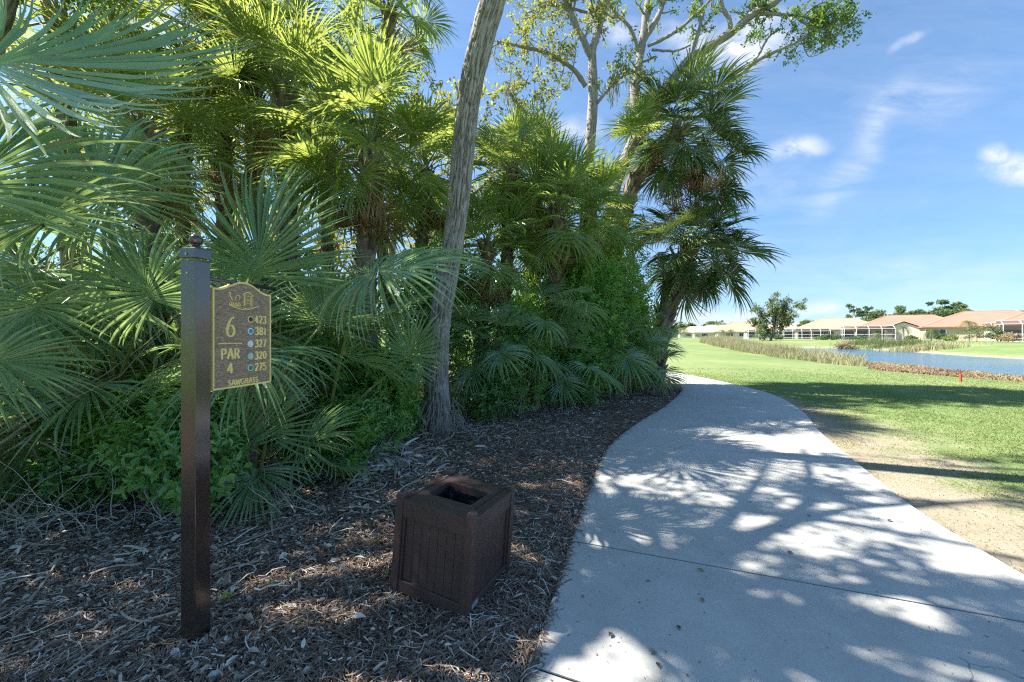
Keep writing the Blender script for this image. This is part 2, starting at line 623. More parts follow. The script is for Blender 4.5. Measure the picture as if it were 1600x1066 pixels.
    p = principled(k, col, .95, .1, bump=n2, bstr=1.0, bdist=.03)
    k.link(p.outputs[0], out.inputs[0])
    M['mulch'] = m
    # water
    m, k, out = new_mat('pond_water')
    tc = k.node('ShaderNodeTexCoord')
    o = tc.outputs['Object']
    n = k.noise(k.mapping(o, scale=(.6, 2.2, 1), rot=(0, 0, R_(-25))), 2.2, 4, .6)
    n0 = k.noise(k.mapping(o, scale=(.5, 1, 1), rot=(0, 0, R_(-25))), .09, 4, .6, .5)
    p = principled(k, (.04, .12, .19), .08, .5, bump=n, bstr=.42, bdist=.2)
    rg = k.math('MULTIPLY_ADD', n0, .35, -.05, clamp=True)
    k.link(rg, p.inputs['Roughness'])
    p.inputs['IOR'].default_value = 1.33
    k.link(p.outputs[0], out.inputs[0])
    M['water'] = m


ground_mats()


def paint(name, col, rough=.5, spec=.4, bump=.0, bscale=60, var=.25, metal=0.0, bdist=.002):
    c2 = tuple(min(1, c * (1 + var)) for c in col)
    c1 = tuple(c * (1 - var) for c in col)
    return simple_mat(name, [(.3, c1), (.7, c2)], rough, spec, 5, 6, bump, bscale, bdist, metal=metal)


M['post_metal'] = paint('post_metal', (.045, .030, .025), .17, .9, var=.12)
M['post_metal'].node_tree.nodes['Principled BSDF'].inputs['IOR'].default_value = 1.6
M['can_plastic'] = paint('can_plastic', (.078, .047, .041), .45, .5, bump=.35, bscale=220, var=.18, bdist=.001)
M['black_bag'] = simple_mat('black_bag', [(0, (.006, .006, .007)), (1, (.02, .02, .022))], .25, .6, 10, bump=1.0, bscale=14, bdist=.03)
M['gold'] = paint('gold', (.95, .70, .26), .42, .5, var=.15, bump=.2, bscale=90)
M['sign_brown'] = simple_mat('sign_brown', [(.3, (.26, .165, .10)), (.7, (.50, .36, .24))], .30, .8, 30, 6, bump=1.0, bscale=34, bdist=.012, stretch=(1, 1, 3.2))
M['screw'] = paint('screw', (.5, .5, .5), .35, .5, metal=.8)
M['red_paint'] = paint('red_paint', (.72, .08, .035), .5, .4)
M['roof_terracotta'] = None


def roof_mat(name, a, b):
    m, k, out = new_mat(name)
    tc = k.node('ShaderNodeTexCoord')
    o = tc.outputs['Object']
    n = k.noise(o, .6, 5, .7)
    n2 = k.noise(o, 6, 3, .6)
    col = k.ramp(k.math('MULTIPLY_ADD', n2, .5, k.math('MULTIPLY', n, .5)), [(.3, a), (.7, b)])
    wv = k.node('ShaderNodeTexWave', wave_type='BANDS', bands_direction='Z')
    wv.inputs['Scale'].default_value = 2.4
    wv.inputs['Distortion'].default_value = .6
    k.link(o, wv.inputs['Vector'])
    col = k.mix(k.math('MULTIPLY', wv.outputs['Fac'], .22), col, tuple(c * .55 for c in a))
    p = principled(k, col, .8, .2, bump=wv.outputs['Fac'], bstr=.5, bdist=.05)
    k.link(p.outputs[0], out.inputs[0])
    return m


M['roof_orange'] = roof_mat('roof_orange', (.36, .165, .12), (.47, .245, .18))
M['roof_tan'] = roof_mat('roof_tan', (.36, .25, .175), (.46, .34, .25))
M['roof_pale'] = roof_mat('roof_pale', (.44, .34, .25), (.55, .44, .35))
M['stucco'] = paint('stucco', (.66, .62, .54), .9, .2, var=.06)
M['stucco_tan'] = paint('stucco_tan', (.52, .42, .32), .9, .2, var=.06)
M['white_trim'] = paint('white_trim', (.80, .80, .78), .5, .4, var=.03)
M['dark_glass'] = paint('dark_glass', (.03, .04, .045), .08, .8, var=.2)


def screen_mat():
    m, k, out = new_mat('screen_mesh')
    d = k.node('ShaderNodeBsdfDiffuse')
    d.inputs[0].default_value = (.05, .055, .055, 1)
    t = k.node('ShaderNodeBsdfTransparent')
    mx = k.node('ShaderNodeMixShader')
    mx.inputs[0].default_value = .62
    k.link(t.outputs[0], mx.inputs[1])
    k.link(d.outputs[0], mx.inputs[2])
    k.link(mx.outputs[0], out.inputs[0])
    M['screen'] = m


screen_mat()
# ------------------------------------------------------------------ path
PAIRS = [((-1.5, -3.0), (1.5, -4.2)), ((-.55, .2), (2.35, -.85)), ((.085, 1.93), (2.75, .85)), ((.465, 3.11), (3.27, 2.08)),
         ((.943, 4.56), (3.70, 3.56)), ((1.476, 5.92), (4.42, 5.15)), ((2.42, 7.50), (5.17, 6.68)), ((3.42, 8.98), (6.22, 8.55)),
         ((4.66, 11.1), (7.05, 10.6)), ((5.42, 12.75), (7.33, 12.4)), ((5.62, 14.1), (7.38, 14.6)), ((5.75, 16.0), (7.15, 17.1)),
         ((5.2, 19.2), (6.6, 20.2)), ((3.7, 22.6), (4.9, 24.2)), ((.8, 26.), (1.8, 28)), ((-5, 28.6), (-4.6, 31))]
PL = np.array([a for a, b in PAIRS])
PR = np.array([b for a, b in PAIRS])
NS = 40
SL = spline(PL, (len(PAIRS) - 1) * NS + 1)
SR = spline(PR, (len(PAIRS) - 1) * NS + 1)
JOINTS = [0, 2, 3, 5, 7, 8, 9, 10, 11, 12, 13, 14, 15]


def edge_left_x(y):
    return np.interp(y, SL[:, 1], SL[:, 0])


def edge_right_x(y):
    yy = np.maximum.accumulate(SR[:, 1])
    return np.interp(y, yy, SR[:, 0])


def build_path():
    b = MB()
    for a, c in zip(JOINTS[:-1], JOINTS[1:]):
        i0, i1 = a * NS, c * NS
        L = SL[i0:i1 + 1:4].copy()
        Rr = SR[i0:i1 + 1:4].copy()
        # open the joint by 7 mm
        for E_ in (L, Rr):
            d0 = E_[1] - E_[0]
            d1 = E_[-1] - E_[-2]
            E_[0] += d0 / np.linalg.norm(d0) * .008
            E_[-1] -= d1 / np.linalg.norm(d1) * .008
        n = len(L)
        bev = .008
        u = (Rr - L) / np.linalg.norm(Rr - L, axis=1)[:, None]
        rows = []
        for i in range(n):
            sh = 0.0
            rows += [(*L[i], -.10), (*L[i], -bev), (*(L[i] + u[i] * bev), 0)]
            for t in (.25, .5, .75):
                q = L[i] * (1 - t) + Rr[i] * t
                rows.append((q[0], q[1], 0))
            rows += [(*(Rr[i] - u[i] * bev), 0), (*Rr[i], -bev), (*Rr[i], -.10)]
        m = 9
        f = [(i * m + j, i * m + j + 1, (i + 1) * m + j + 1, (i + 1) * m + j) for i in range(n - 1) for j in range(m - 1)]
        e0 = [(j, j + 1, m - 2 - j, m - 1 - j) for j in range(0, 4)]
        k = (n - 1) * m
        b.add(rows, f)
        # end faces
        b.add([rows[0], rows[1], rows[2], rows[6], rows[7], rows[8]], [(0, 5, 4, 1), (1, 4, 3, 2)])
        b.add([rows[k], rows[k + 1], rows[k + 2], rows[k + 6], rows[k + 7], rows[k + 8]], [(0, 1, 4, 5), (1, 2, 3, 4)])
    o = b.build('path', M['concrete'])
    tag(o, kind='structure')
    # dark filler low in each joint
    b = MB()
    for j in JOINTS[1:-1]:
        a, c = SL[j * NS], SR[j * NS]
        d = (c - a) / np.linalg.norm(c - a)
        p = np.array((-d[1], d[0])) * .012
        b.add([(*(a - p), -.007), (*(c - p), -.007), (*(c + p), -.007), (*(a + p), -.007)], [(0, 1, 2, 3)])
    tag(b.build('path_joints', M['joint']), kind='structure')


build_path()

# ------------------------------------------------------------------ terrain
WATER = -.5
POND = np.array([(60, 5), (40, 10.5), (30, 15), (24.9, 19.1), (26.0, 22.9), (26.9, 26.6), (27.2, 30.6), (30, 40), (35, 52), (42, 64), (50, 70), (54, 62),
                 (52, 52), (47, 42), (45.5, 35), (50, 28), (62, 22), (90, 14), (110, 4), (90, -6), (70, 0)], float)


def pond_sd(x, y):
    x = np.asarray(x, float)
    y = np.asarray(y, float)
    d = np.full(x.shape, 1e9)
    ins = np.zeros(x.shape, bool)
    n = len(POND)
    for i in range(n):
        a, b = POND[i], POND[(i + 1) % n]
        e = b - a
        t = np.clip(((x - a[0]) * e[0] + (y - a[1]) * e[1]) / (e @ e), 0, 1)
        d = np.minimum(d, np.hypot(x - a[0] - t * e[0], y - a[1] - t * e[1]))
        c = ((a[1] > y) != (b[1] > y)) & (x < (b[0] - a[0]) * (y - a[1]) / (b[1] - a[1] + 1e-12) + a[0])
        ins ^= c
    return np.where(ins, -d, d)


def sstep(t):
    t = np.clip(t, 0, 1)
    return t * t * (3 - 2 * t)


def gz(x, y):
    x = np.asarray(x, float)
    y = np.asarray(y, float)
    sd = pond_sd(x, y) + (fbm(x * .35, y * .35, 0, 3) - .5) * 2.2
    rise = .62 * sstep((x * .6 + y * .8 - 50) / 34)
    top = -.035 + rise
    z = WATER + (top - WATER) * (np.clip(sd / 9, 0, 1) ** .75)
    z = np.where(sd < 0, WATER - np.minimum(1.2, -sd * .25), z)
    far = sstep((np.hypot(x - 3, y - 6) - 12) / 20)
    return z + (fbm(x * .11, y * .11, 0, 2) - .5) * .12 * far - .006 * vnoise(x * 1.5, y * 1.5)


def lawn_sand(x, y):
    """bare sandy patch beside the path and on the far bank"""
    d = x - edge_right_x(y)
    wid = np.interp(y, [0, 3, 5, 7, 9, 12], [2.8, 2.2, 2.0, 1.7, .9, .2])
    s = np.clip(1.15 - d / wid, 0, 1) * (d > -1) * np.clip((12.5 - y) / 3, 0, 1)
    sd = pond_sd(x, y)
    farside = sstep((x * .6 + y * .8 - 44) / 6)
    bank = np.clip(1.0 - np.abs(sd - .6) / 1.6, 0, 1) * farside * .8
    return np.maximum(s * .95, bank)


def build_ground():
    def axis(a, b, st, lo, hi, g=1.13):
        m = list(np.arange(a, b + 1e-6, st))
        s = st
        p = [m[-1]]
        while p[-1] < hi:
            s *= g
            p.append(p[-1] + s)
        s = st
        q = [m[0]]
        while q[-1] > lo:
            s *= g
            q.append(q[-1] - s)
        return np.array(q[:0:-1] + m + p[1:])
    xs = axis(-6, 64, .45, -1500, 2200)
    ys = axis(-3, 76, .45, -400, 2400)
    X, Y = np.meshgrid(xs, ys)
    Z = gz(X, Y)
    V = np.stack([X, Y, Z], -1).reshape(-1, 3)
    h, wd = X.shape
    i, j = np.meshgrid(np.arange(h - 1), np.arange(wd - 1), indexing='ij')
    f = np.stack([i * wd + j, i * wd + j + 1, (i + 1) * wd + j + 1, (i + 1) * wd + j], -1).reshape(-1, 4)
    sd = pond_sd(X, Y)
    near = 1 - sstep((X * .6 + Y * .8 - 44) / 6)
    mud = np.clip(1.2 - np.abs(sd - .5) / 4.5, 0, 1) * near * np.clip(fbm(X * .8, Y * .8, 0, 3) * 3 - .7, 0, 1) + (sd < 0) * 1.0
    o = mesh_np('ground', V, f, M['lawn'], attr={'sand': lawn_sand(X, Y).ravel(), 'mud': np.clip(mud, 0, 1).ravel() * .8})
    tag(o, kind='structure')
    # pond surface
    c = POND.mean(0)
    n = len(POND)
    nrm = np.roll(POND, -1, 0) - np.roll(POND, 1, 0)
    nrm = np.stack([nrm[:, 1], -nrm[:, 0]], 1) / np.linalg.norm(nrm, axis=1)[:, None]
    out = POND + nrm * 2.5
    if pond_sd(out[3:4, 0], out[3:4, 1])[0] < 0:
        out = POND - nrm * 2.5
    P = spline(np.vstack([out, out[:1]]), 200)[:-1]
    me = bpy.data.meshes.new('pond_water')
    me.from_pydata([(p[0], p[1], WATER) for p in P], [], [list(range(len(P)))])
    me.materials.append(M['water'])
    tag(link_mesh('pond_water', me), kind='structure')


build_ground()


def mz(x, y):
    """height of the mulch bed"""
    x = np.asarray(x, float)
    y = np.asarray(y, float)
    d = edge_left_x(y) - x
    t = sstep(d / 1.2)
    return -.027 + t * (.005 + .035 * fbm(x * 1.1, y * 1.1, 0, 3)) + .022 * sstep(d / .12) * fbm(x * 9, y * 9, 0, 3) + .10 * sstep((d - 3.5) / 5)


def build_mulch():
    ys = np.concatenate([np.arange(-3, .8, .15), np.arange(.8, 7, .045), np.arange(7, 15.8, .11), np.arange(15.8, 27, .5)])
    ts = np.concatenate([[0], np.cumsum(np.concatenate([np.full(90, .035), np.full(60, .07), np.geomspace(.08, 1.2, 26)]))])
    Yg, Tg = np.meshgrid(ys, ts, indexing='ij')
    X = edge_left_x(Yg) + .004 - Tg
    Z = mz(X, Yg)
    V = np.stack([X, Yg, Z], -1).reshape(-1, 3)
    h, wd = X.shape
    i, j = np.meshgrid(np.arange(h - 1), np.arange(wd - 1), indexing='ij')
    f = np.stack([i * wd + j, (i + 1) * wd + j, (i + 1) * wd + j + 1, i * wd + j + 1], -1).reshape(-1, 4)
    f = f[:, ::-1]
    tag(mesh_np('mulch_ground', V, f, M['mulch']), kind='structure')


build_mulch()


# ------------------------------------------------------------------ leaf building blocks
def nrmz(a):
    return a / (np.linalg.norm(a, axis=-1, keepdims=True) + 1e-9)


def leaves(P, D, N, L, W, fold=.25, curl=0.15):
    """n elliptical folded leaves, 2 quads each"""
    P, D, N = np.asarray(P), nrmz(np.asarray(D)), np.asarray(N)
    S = nrmz(np.cross(D, N))
    U = np.cross(S, D)
    L = np.broadcast_to(L, (len(P),))[:, None]
    W = np.broadcast_to(W, (len(P),))[:, None]
    b = P
    t = P + D * L - U * L * curl
    l1 = P + D * L * .33 - S * W * .5 + U * W * fold
    l2 = P + D * L * .70 - S * W * .42 + U * (W * fold - L * curl * .4)
    r1 = P + D * L * .33 + S * W * .5 + U * W * fold
    r2 = P + D * L * .70 + S * W * .42 + U * (W * fold - L * curl * .4)
    V = np.stack([b, l1, l2, t, r2, r1], 1).reshape(-1, 3)
    i = np.arange(len(P))[:, None] * 6
    F1 = i + np.array([[0, 3, 2, 1]])
    F2 = i + np.array([[0, 5, 4, 3]])
    return V, np.concatenate([F1, F2])


def leaf_diam(P, D, N, L, W):
    """n simple 4-corner leaves"""
    P, D, N = np.asarray(P), nrmz(np.asarray(D)), np.asarray(N)
    S = nrmz(np.cross(D, N))
    L = np.broadcast_to(L, (len(P),))[:, None]
    W = np.broadcast_to(W, (len(P),))[:, None]
    V = np.stack([P, P + D * L * .5 - S * W * .5, P + D * L, P + D * L * .5 + S * W * .5], 1).reshape(-1, 3)
    return V, np.arange(len(P) * 4).reshape(-1, 4)


def rdir(rng, n):
    return nrmz(rng.normal(size=(n, 3)))


# ------------------------------------------------------------------ fan palm fronds
DRY = {}


def frond_geo(rng, R=1.0, nseg=42, spread=150, cup=.25, droop=.9, tipd=1.4, split=.42, costa=.22, jitter=.05, ragged=.0, keep=1.0):
    """blade in local space: hub at origin, middle segments along +Y, +Z is the upper face"""
    V, Fq, A, DR = [], [], [], []
    rr = np.array([0.0, .10, .26, split, .6, .78, .91, 1.0])
    n0 = 0
    da = 2 * R_(spread) / nseg
    for k in range(nseg):
        if keep < 1 and rng.rand() > keep:
            continue
        t = (k + .5) / nseg * 2 - 1
        a = t * R_(spread)
        Rk = R * (.70 + .30 * math.cos(a * .62)) * (1 + rng.normal() * jitter)
        co = costa * R * (1 - abs(t)) ** 1.2
        o = np.array([0, co, -.5 * co * co / R * .8])
        e = cup * (1 - .3 * math.cos(a)) + rng.normal() * .03
        dr = droop * (.55 + .45 * abs(t)) * (1 + rng.normal() * .12)
        td = tipd * rng.uniform(.45, 1.35)
        if ragged and rng.rand() < ragged:
            td += rng.uniform(.6, 2.0)
        yaw = rng.normal() * .035
        dirr = np.array([math.sin(a + yaw), math.cos(a + yaw), 0])
        side = np.array([math.cos(a + yaw), -math.sin(a + yaw), 0])
        pos = o.copy()
        prev = 0
        fold_sign = 1
        for i, r in enumerate(rr):
            dr_ = (r - prev) * Rk
            if i:
                ang = e - dr * (r ** 1.5) - (td * max(0, (r - split) / (1 - split)) ** 1.6)
                pos = pos + dr_ * (math.cos(ang) * dirr + np.array([0, 0, math.sin(ang)]))
            prev = r
            if r <= split + 1e-6:
                hw = r * Rk * math.tan(da / 2) * 1.02 + .002 * R
            else:
                q = (r - split) / (1 - split)
                hw = (split * Rk * math.tan(da / 2)) * (1 - q ** 1.35) * .86 + .0005
            fz = hw * .95
            V += [pos - side * hw + np.array([0, 0, fz * .5]), pos - np.array([0, 0, fz * .5]), pos + side * hw + np.array([0, 0, fz * .5])]
        av = np.clip(.42 + rng.normal() * .13, 0, 1)
        tipv = np.where(rr > .95, .35, 0) * (rng.rand() < .5)
        A += list(np.repeat(av + tipv, 3))
        whole = rng.rand() < .035
        tdry = rng.uniform(0, 1) ** 1.5
        DR += list(np.repeat(np.clip(np.where(rr > .85, tdry, 0) + (.75 * (rr > .3) if whole else 0), 0, 1), 3))
        m = len(rr)
        for i in range(m - 1):
            b = n0 + i * 3
            Fq += [(b, b + 1, b + 4, b + 3), (b + 1, b + 2, b + 5, b + 4)]
        n0 += m * 3
    DRY[0] = np.array(DR)
    return np.array(V), np.array(Fq), np.array(A)


def petiole_geo(p0, c1, p1, r0=.018, r1=.009, n=10):
    t = np.linspace(0, 1, n)[:, None]
    P = (1 - t) ** 2 * p0 + 2 * t * (1 - t) * c1 + t * t * p1
    b = MB()
    b.tube(P, np.linspace(r0, r1, n), 5, cap=False, a=.5)
    tan = P[-1] - P[-2]
    return b, tan / np.linalg.norm(tan)


def frame(axis, normal):
    y = np.asarray(axis, float)
    y = y / np.linalg.norm(y)
    x = np.cross(y, normal)
    x = x / np.linalg.norm(x)
    z = np.cross(x, y)
    return np.stack([x, y, z], 1)      # columns


def frond_mesh(name, rng, leafm, petm, petL=1.0, bend=.5, blade_down=.35, R=.9, **kw):
    """whole frond: petiole from origin along +Y bending down, blade at its end"""
    p0 = np.zeros(3)
    c1 = np.array([0, petL * .55, 0])
    p1 = np.array([0, petL * math.cos(bend * .5), -petL * math.sin(bend * .5)])
    b, tan = petiole_geo(p0, c1, p1)
    pv = np.concatenate(b.V)
    pf = np.concatenate(b.F4)
    V, Fq, A = frond_geo(rng, R=R, **kw)
    ang = math.atan2(tan[2], tan[1]) - blade_down
    ax = np.array([0, math.cos(ang), math.sin(ang)])
    B = frame(ax, np.array([0, -math.sin(ang), math.cos(ang)]))
    V = V @ B.T + p1
    n = len(pv)
    allV = np.vstack([pv, V])
    f = np.vstack([pf, Fq + n])
    mi = np.concatenate([np.ones(len(pf)), np.zeros(len(Fq))])
    att = np.concatenate([np.full(n, .5), A])
    return mesh_np(name, allV, f, [leafm, petm], midx=mi, attr={'v': att, 'dry': np.concatenate([np.zeros(n), DRY[0]])}, link=False, smooth=False)


rngF = np.random.RandomState(11)
FR = {}
FR['green'] = [frond_mesh('frond', rngF, M['palm_leaf'], M['petiole'], petL=rngF.uniform(.70, 1.0), bend=rngF.uniform(.15, .6),
                          blade_down=rngF.uniform(-.1, .35), R=rngF.uniform(.85, 1.0), nseg=38, spread=rngF.uniform(100, 155), cup=rngF.uniform(.15, .6),
                          droop=rngF.uniform(.15, .6), tipd=rngF.uniform(.15, .7), ragged=.12) for _ in range(7)]
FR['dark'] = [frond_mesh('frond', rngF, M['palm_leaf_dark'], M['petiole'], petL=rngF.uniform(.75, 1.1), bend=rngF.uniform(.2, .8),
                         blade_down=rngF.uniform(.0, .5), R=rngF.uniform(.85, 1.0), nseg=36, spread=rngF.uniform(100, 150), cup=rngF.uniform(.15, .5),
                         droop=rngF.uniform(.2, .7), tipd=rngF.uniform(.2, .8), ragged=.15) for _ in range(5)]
FR['young'] = [frond_mesh('young_frond', rngF, M['palm_leaf'], M['petiole'], petL=.8, bend=.15, blade_down=0, R=.85, nseg=34, spread=55,
                          cup=.1, droop=.2, tipd=.3) for _ in range(2)]
FR['low'] = [frond_mesh('frond', rngF, M['palmetto_leaf'], M['petiole'], petL=rngF.uniform(.7, 1.0), bend=rngF.uniform(.2, .7),
                        blade_down=rngF.uniform(.0, .6), R=rngF.uniform(.85, 1.0), nseg=40, spread=rngF.uniform(85, 150), cup=rngF.uniform(.1, .5),
                        droop=rngF.uniform(.2, .7), tipd=rngF.uniform(.2, .9), ragged=.06) for _ in range(6)]
FR['dead'] = [frond_mesh('dead_frond', rngF, M['dead_leaf'], M['boot'], petL=rngF.uniform(.5, .8), bend=rngF.uniform(.8, 1.5),
                         blade_down=rngF.uniform(.5, 1.1), R=rngF.uniform(.6, .85), nseg=26, spread=rngF.uniform(35, 70), cup=rngF.uniform(-.5, .3),
                         droop=rngF.uniform(1.0, 2.0), tipd=rngF.uniform(1.0, 2.6), ragged=.5, jitter=.2, keep=.8) for _ in range(4)]


def put_frond(kind, parent, off, az, el, s, rng, roll=0.0, name=None):
    me = FR[kind][rng.randint(len(FR[kind]))]
    o = bpy.data.objects.new(name or me.name.split('.')[0], me)
    COL.objects.link(o)
    o.parent = parent
    m = Matrix.Translation(Vector(off)) @ Matrix.Rotation(az, 4, 'Z') @ Matrix.Rotation(el, 4, 'X') @ Matrix.Rotation(roll, 4, 'Y') @ Matrix.Scale(s, 4)
    o.matrix_local = m
    return o


def fan_crown(root, c, rng, n, s, kind='green', lo=-55, hi=80, ndead=6, nyoung=2, az0=None, azw=360, bias=1.0, deads=1.0):
    """c: crown centre relative to root"""
    for i in range(n):
        t = (i + .5) / n
        el = lo + (hi - lo) * (t ** bias)
        az = (i * 137.5 + rng.uniform(-15, 15)) if az0 is None else az0 + rng.uniform(-azw / 2, azw / 2)
        off = (c[0], c[1], c[2] - .25 * s + .3 * s * t)
        put_frond(kind, root, off, R_(az), R_(el + rng.uniform(-7, 7)), s * rng.uniform(.82, 1.12), rng, R_(rng.uniform(-25, 25)))
    for i in range(nyoung):
        put_frond('young', root, (c[0], c[1], c[2] + .05), R_(rng.uniform(0, 360)), R_(rng.uniform(72, 86)), s * .9, rng)
    for i in range(ndead):
        put_frond('dead', root, (c[0], c[1], c[2] - .3 * s - .35 * s * rng.rand()), R_(i * 137.5 + rng.uniform(-20, 20)), R_(rng.uniform(-70, -35)), deads * s * rng.uniform(.8, 1.15), rng, R_(rng.uniform(-40, 40)))


def palm_trunk(root, pts, r, rng, boots=True, boot_lo=0.0, blen=.26):
    """pts relative to root"""
    P = spline(pts, 40)
    b = MB()
    b.tube(P, np.linspace(r * 1.15, r * .95, 40) * (1 + .05 * rng.normal(size=40)), 14)
    b.build('trunk', M['palm_trunk'], root, smooth=True)
    if not boots:
        return
    b = MB()
    seg = np.linalg.norm(np.diff(P, axis=0), axis=1)
    Ls = np.concatenate([[0], np.cumsum(seg)])
    tot = Ls[-1]
    n = int((1 - boot_lo) * tot / .028)
    for i in range(n):
        q = boot_lo * tot + (i + .5) / n * (1 - boot_lo) * tot
        p = np.array([np.interp(q, Ls, P[:, k]) for k in range(3)])
        az = i * 2.39996 + rng.normal() * .15
        up = np.array([np.interp(min(q + .1, tot), Ls, P[:, k]) for k in range(3)]) - p
        up = up / (np.linalg.norm(up) + 1e-9) if np.linalg.norm(up) > 1e-4 else np.array([0, 0, 1.])
        rad = np.array([math.cos(az), math.sin(az), 0])
        rad = rad - up * (rad @ up)
        rad /= np.linalg.norm(rad)
        tgt = rad * math.sin(R_(28)) + up * math.cos(R_(28)) + rng.normal(size=3) * .10
        tgt /= np.linalg.norm(tgt)
        side = np.cross(tgt, rad)
        side /= np.linalg.norm(side)
        nn = np.cross(side, tgt)
        L = blen * rng.uniform(.55, 1.15) * (.6 + .6 * q / tot)
        w0, w1, th = r * .62, r * .28, r * .22
        o = p + rad * r * .72
        q0 = [o - side * w0 / 2, o + side * w0 / 2, o + side * w0 / 2 + nn * th, o - side * w0 / 2 + nn * th]
        e = o + tgt * L
        q1 = [e - side * w1 / 2, e + side * w1 / 2, e + side * w1 / 2 + nn * th * .5, e - side * w1 / 2 + nn * th * .5]
        b.add(q0 + q1, [(0, 3, 2, 1), (4, 5, 6, 7), (0, 1, 5, 4), (1, 2, 6, 5), (2, 3, 7, 6), (3, 0, 4, 7)], a=rng.rand())
    b.build('trunk_boots', M['boot'], root)


def palm(label, base, top, r, seed, n=30, s=1.0, mids=(), group=None, ndead=8, lo=-55, hi=80, boots=True, boot_lo=0., kind='green', name='cabbage_palm', nyoung=3, extra=None, deads=1.0, blen=.26):
    rng = np.random.RandomState(seed)
    base = np.array(base, float)
    root = thing(name, label, 'palm tree', tuple(base), 0, group)
    pts = [np.zeros(3) - (0, 0, .1)] + [np.array(m) - base for m in mids] + [np.array(top) - base]
    palm_trunk(root, pts, r, rng, boots, boot_lo, blen)
    fan_crown(root, np.array(top) - base, rng, n, s, kind, lo, hi, ndead, nyoung, deads=deads)
    return root, rng


def base_at(x, y):
    return (x, y, float(mz(x, y)))


def hero_frond(parent, pw, root_pt, hub, target, normal, R, rng, mat='palmetto_leaf', sag=.25, **kw):
    """a large frond with its own petiole, all points in world space; pw = world position of parent"""
    root_pt, hub, target = map(lambda a: np.array(a, float), (root_pt, hub, target))
    c1 = (root_pt + hub) / 2 + np.array([0, 0, sag])
    b, tan = petiole_geo(root_pt, c1, hub, .020, .010, 14)
    pv, pf = np.concatenate(b.V), np.concatenate(b.F4)
    V, Fq, A = frond_geo(rng, R=R, **kw)
    B = frame(target - hub, np.array(normal, float))
    V = V @ B.T + hub
    allV = np.vstack([pv, V]) - np.array(pw)
    n = len(pv)
    f = np.vstack([pf, Fq + n])
    mi = np.concatenate([np.ones(len(pf)), np.zeros(len(Fq))])
    return mesh_np('frond', allV, f, [M[mat], M['petiole']], parent, midx=mi, attr={'v': np.concatenate([np.full(n, .5), A]), 'dry': np.concatenate([np.zeros(n), DRY[0]])}, smooth=False)
#@@VEG
# ------------------------------------------------------------------ broadleaf trees
def grow_limb(rng, p, d, L, n=7, wander=.25, up=.1):
    pts = [np.array(p, float)]
    d = d / np.linalg.norm(d)
    for i in range(n - 1):
        d = d + rng.normal(size=3) * wander + np.array([0, 0, up])
        d /= np.linalg.norm(d)
        pts.append(pts[-1] + d * L / (n - 1))
    return np.array(pts)


def add_twigs(rng, b, limb, dens, tl, lv, depth=1, r=.012, start=.15, leafn=9, up=.15):
    seg = np.linalg.norm(np.diff(limb, axis=0), axis=1)
    Ls = np.concatenate([[0], np.cumsum(seg)])
    tot = Ls[-1]
    n = max(1, rng.poisson(dens * tot * (1 - start)))
    for i in range(n):
        q = rng.uniform(start, 1) * tot
        p = np.array([np.interp(q, Ls, limb[:, k]) for k in range(3)])
        p2 = np.array([np.interp(min(tot, q + .1), Ls, limb[:, k]) for k in range(3)])
        t = p2 - p
        t = t / (np.linalg.norm(t) + 1e-6)
        d = rng.normal(size=3)
        d = d - t * (d @ t) * .8 + t * .6 + np.array([0, 0, up])
        L = tl * rng.uniform(.5, 1.3)
        tw = grow_limb(rng, p, d, L, 5, .3, .03)
        b.tube(tw, np.linspace(r, r * .3, 5), 4, cap=False)
        if depth > 0:
            add_twigs(rng, b, tw, 3.2 / tl, tl * .5, lv, depth - 1, r * .5, .2, leafn, up)
        k = max(2, rng.poisson(leafn))
        f = rng.uniform(.35, 1.05, k)
        for ff in f:
            i0 = min(3, int(ff * 4))
            fr = ff * 4 - i0
            pp = tw[i0] * (1 - fr) + tw[i0 + 1] * fr
            lv.append(pp + rng.normal(size=3) * .05 * tl)


def leaf_obj(name, pts, rng, mat, L, parent, pw, ellip=False, aspect=.5, bunch=3, tint=0.0):
    P = np.array(pts)
    P = np.repeat(P, bunch, 0) + rng.normal(size=(len(P) * bunch, 3)) * L * .45
    n = len(P)
    D = rdir(rng, n) + np.array([0, 0, .15])
    N = rdir(rng, n) * .7 + np.array([0, 0, 1.0])
    sz = L * rng.uniform(.6, 1.25, n)
    fn = leaves if ellip else leaf_diam
    V, f = fn(P - np.array(pw), D, N, sz, sz * aspect)
    k = 6 if ellip else 4
    # clumps of warmer and darker foliage
    cl = vnoise(P[:, 0] * 1.1 + 31, P[:, 1] * 1.1 + 31, P[:, 2] * 1.1 + 31)
    a = np.clip(.15 + .6 * cl + rng.normal(size=n) * .14 + tint, 0, 1)
    return mesh_np(name, V, f, mat, parent, attr={'v': np.repeat(a, k)}, smooth=False)


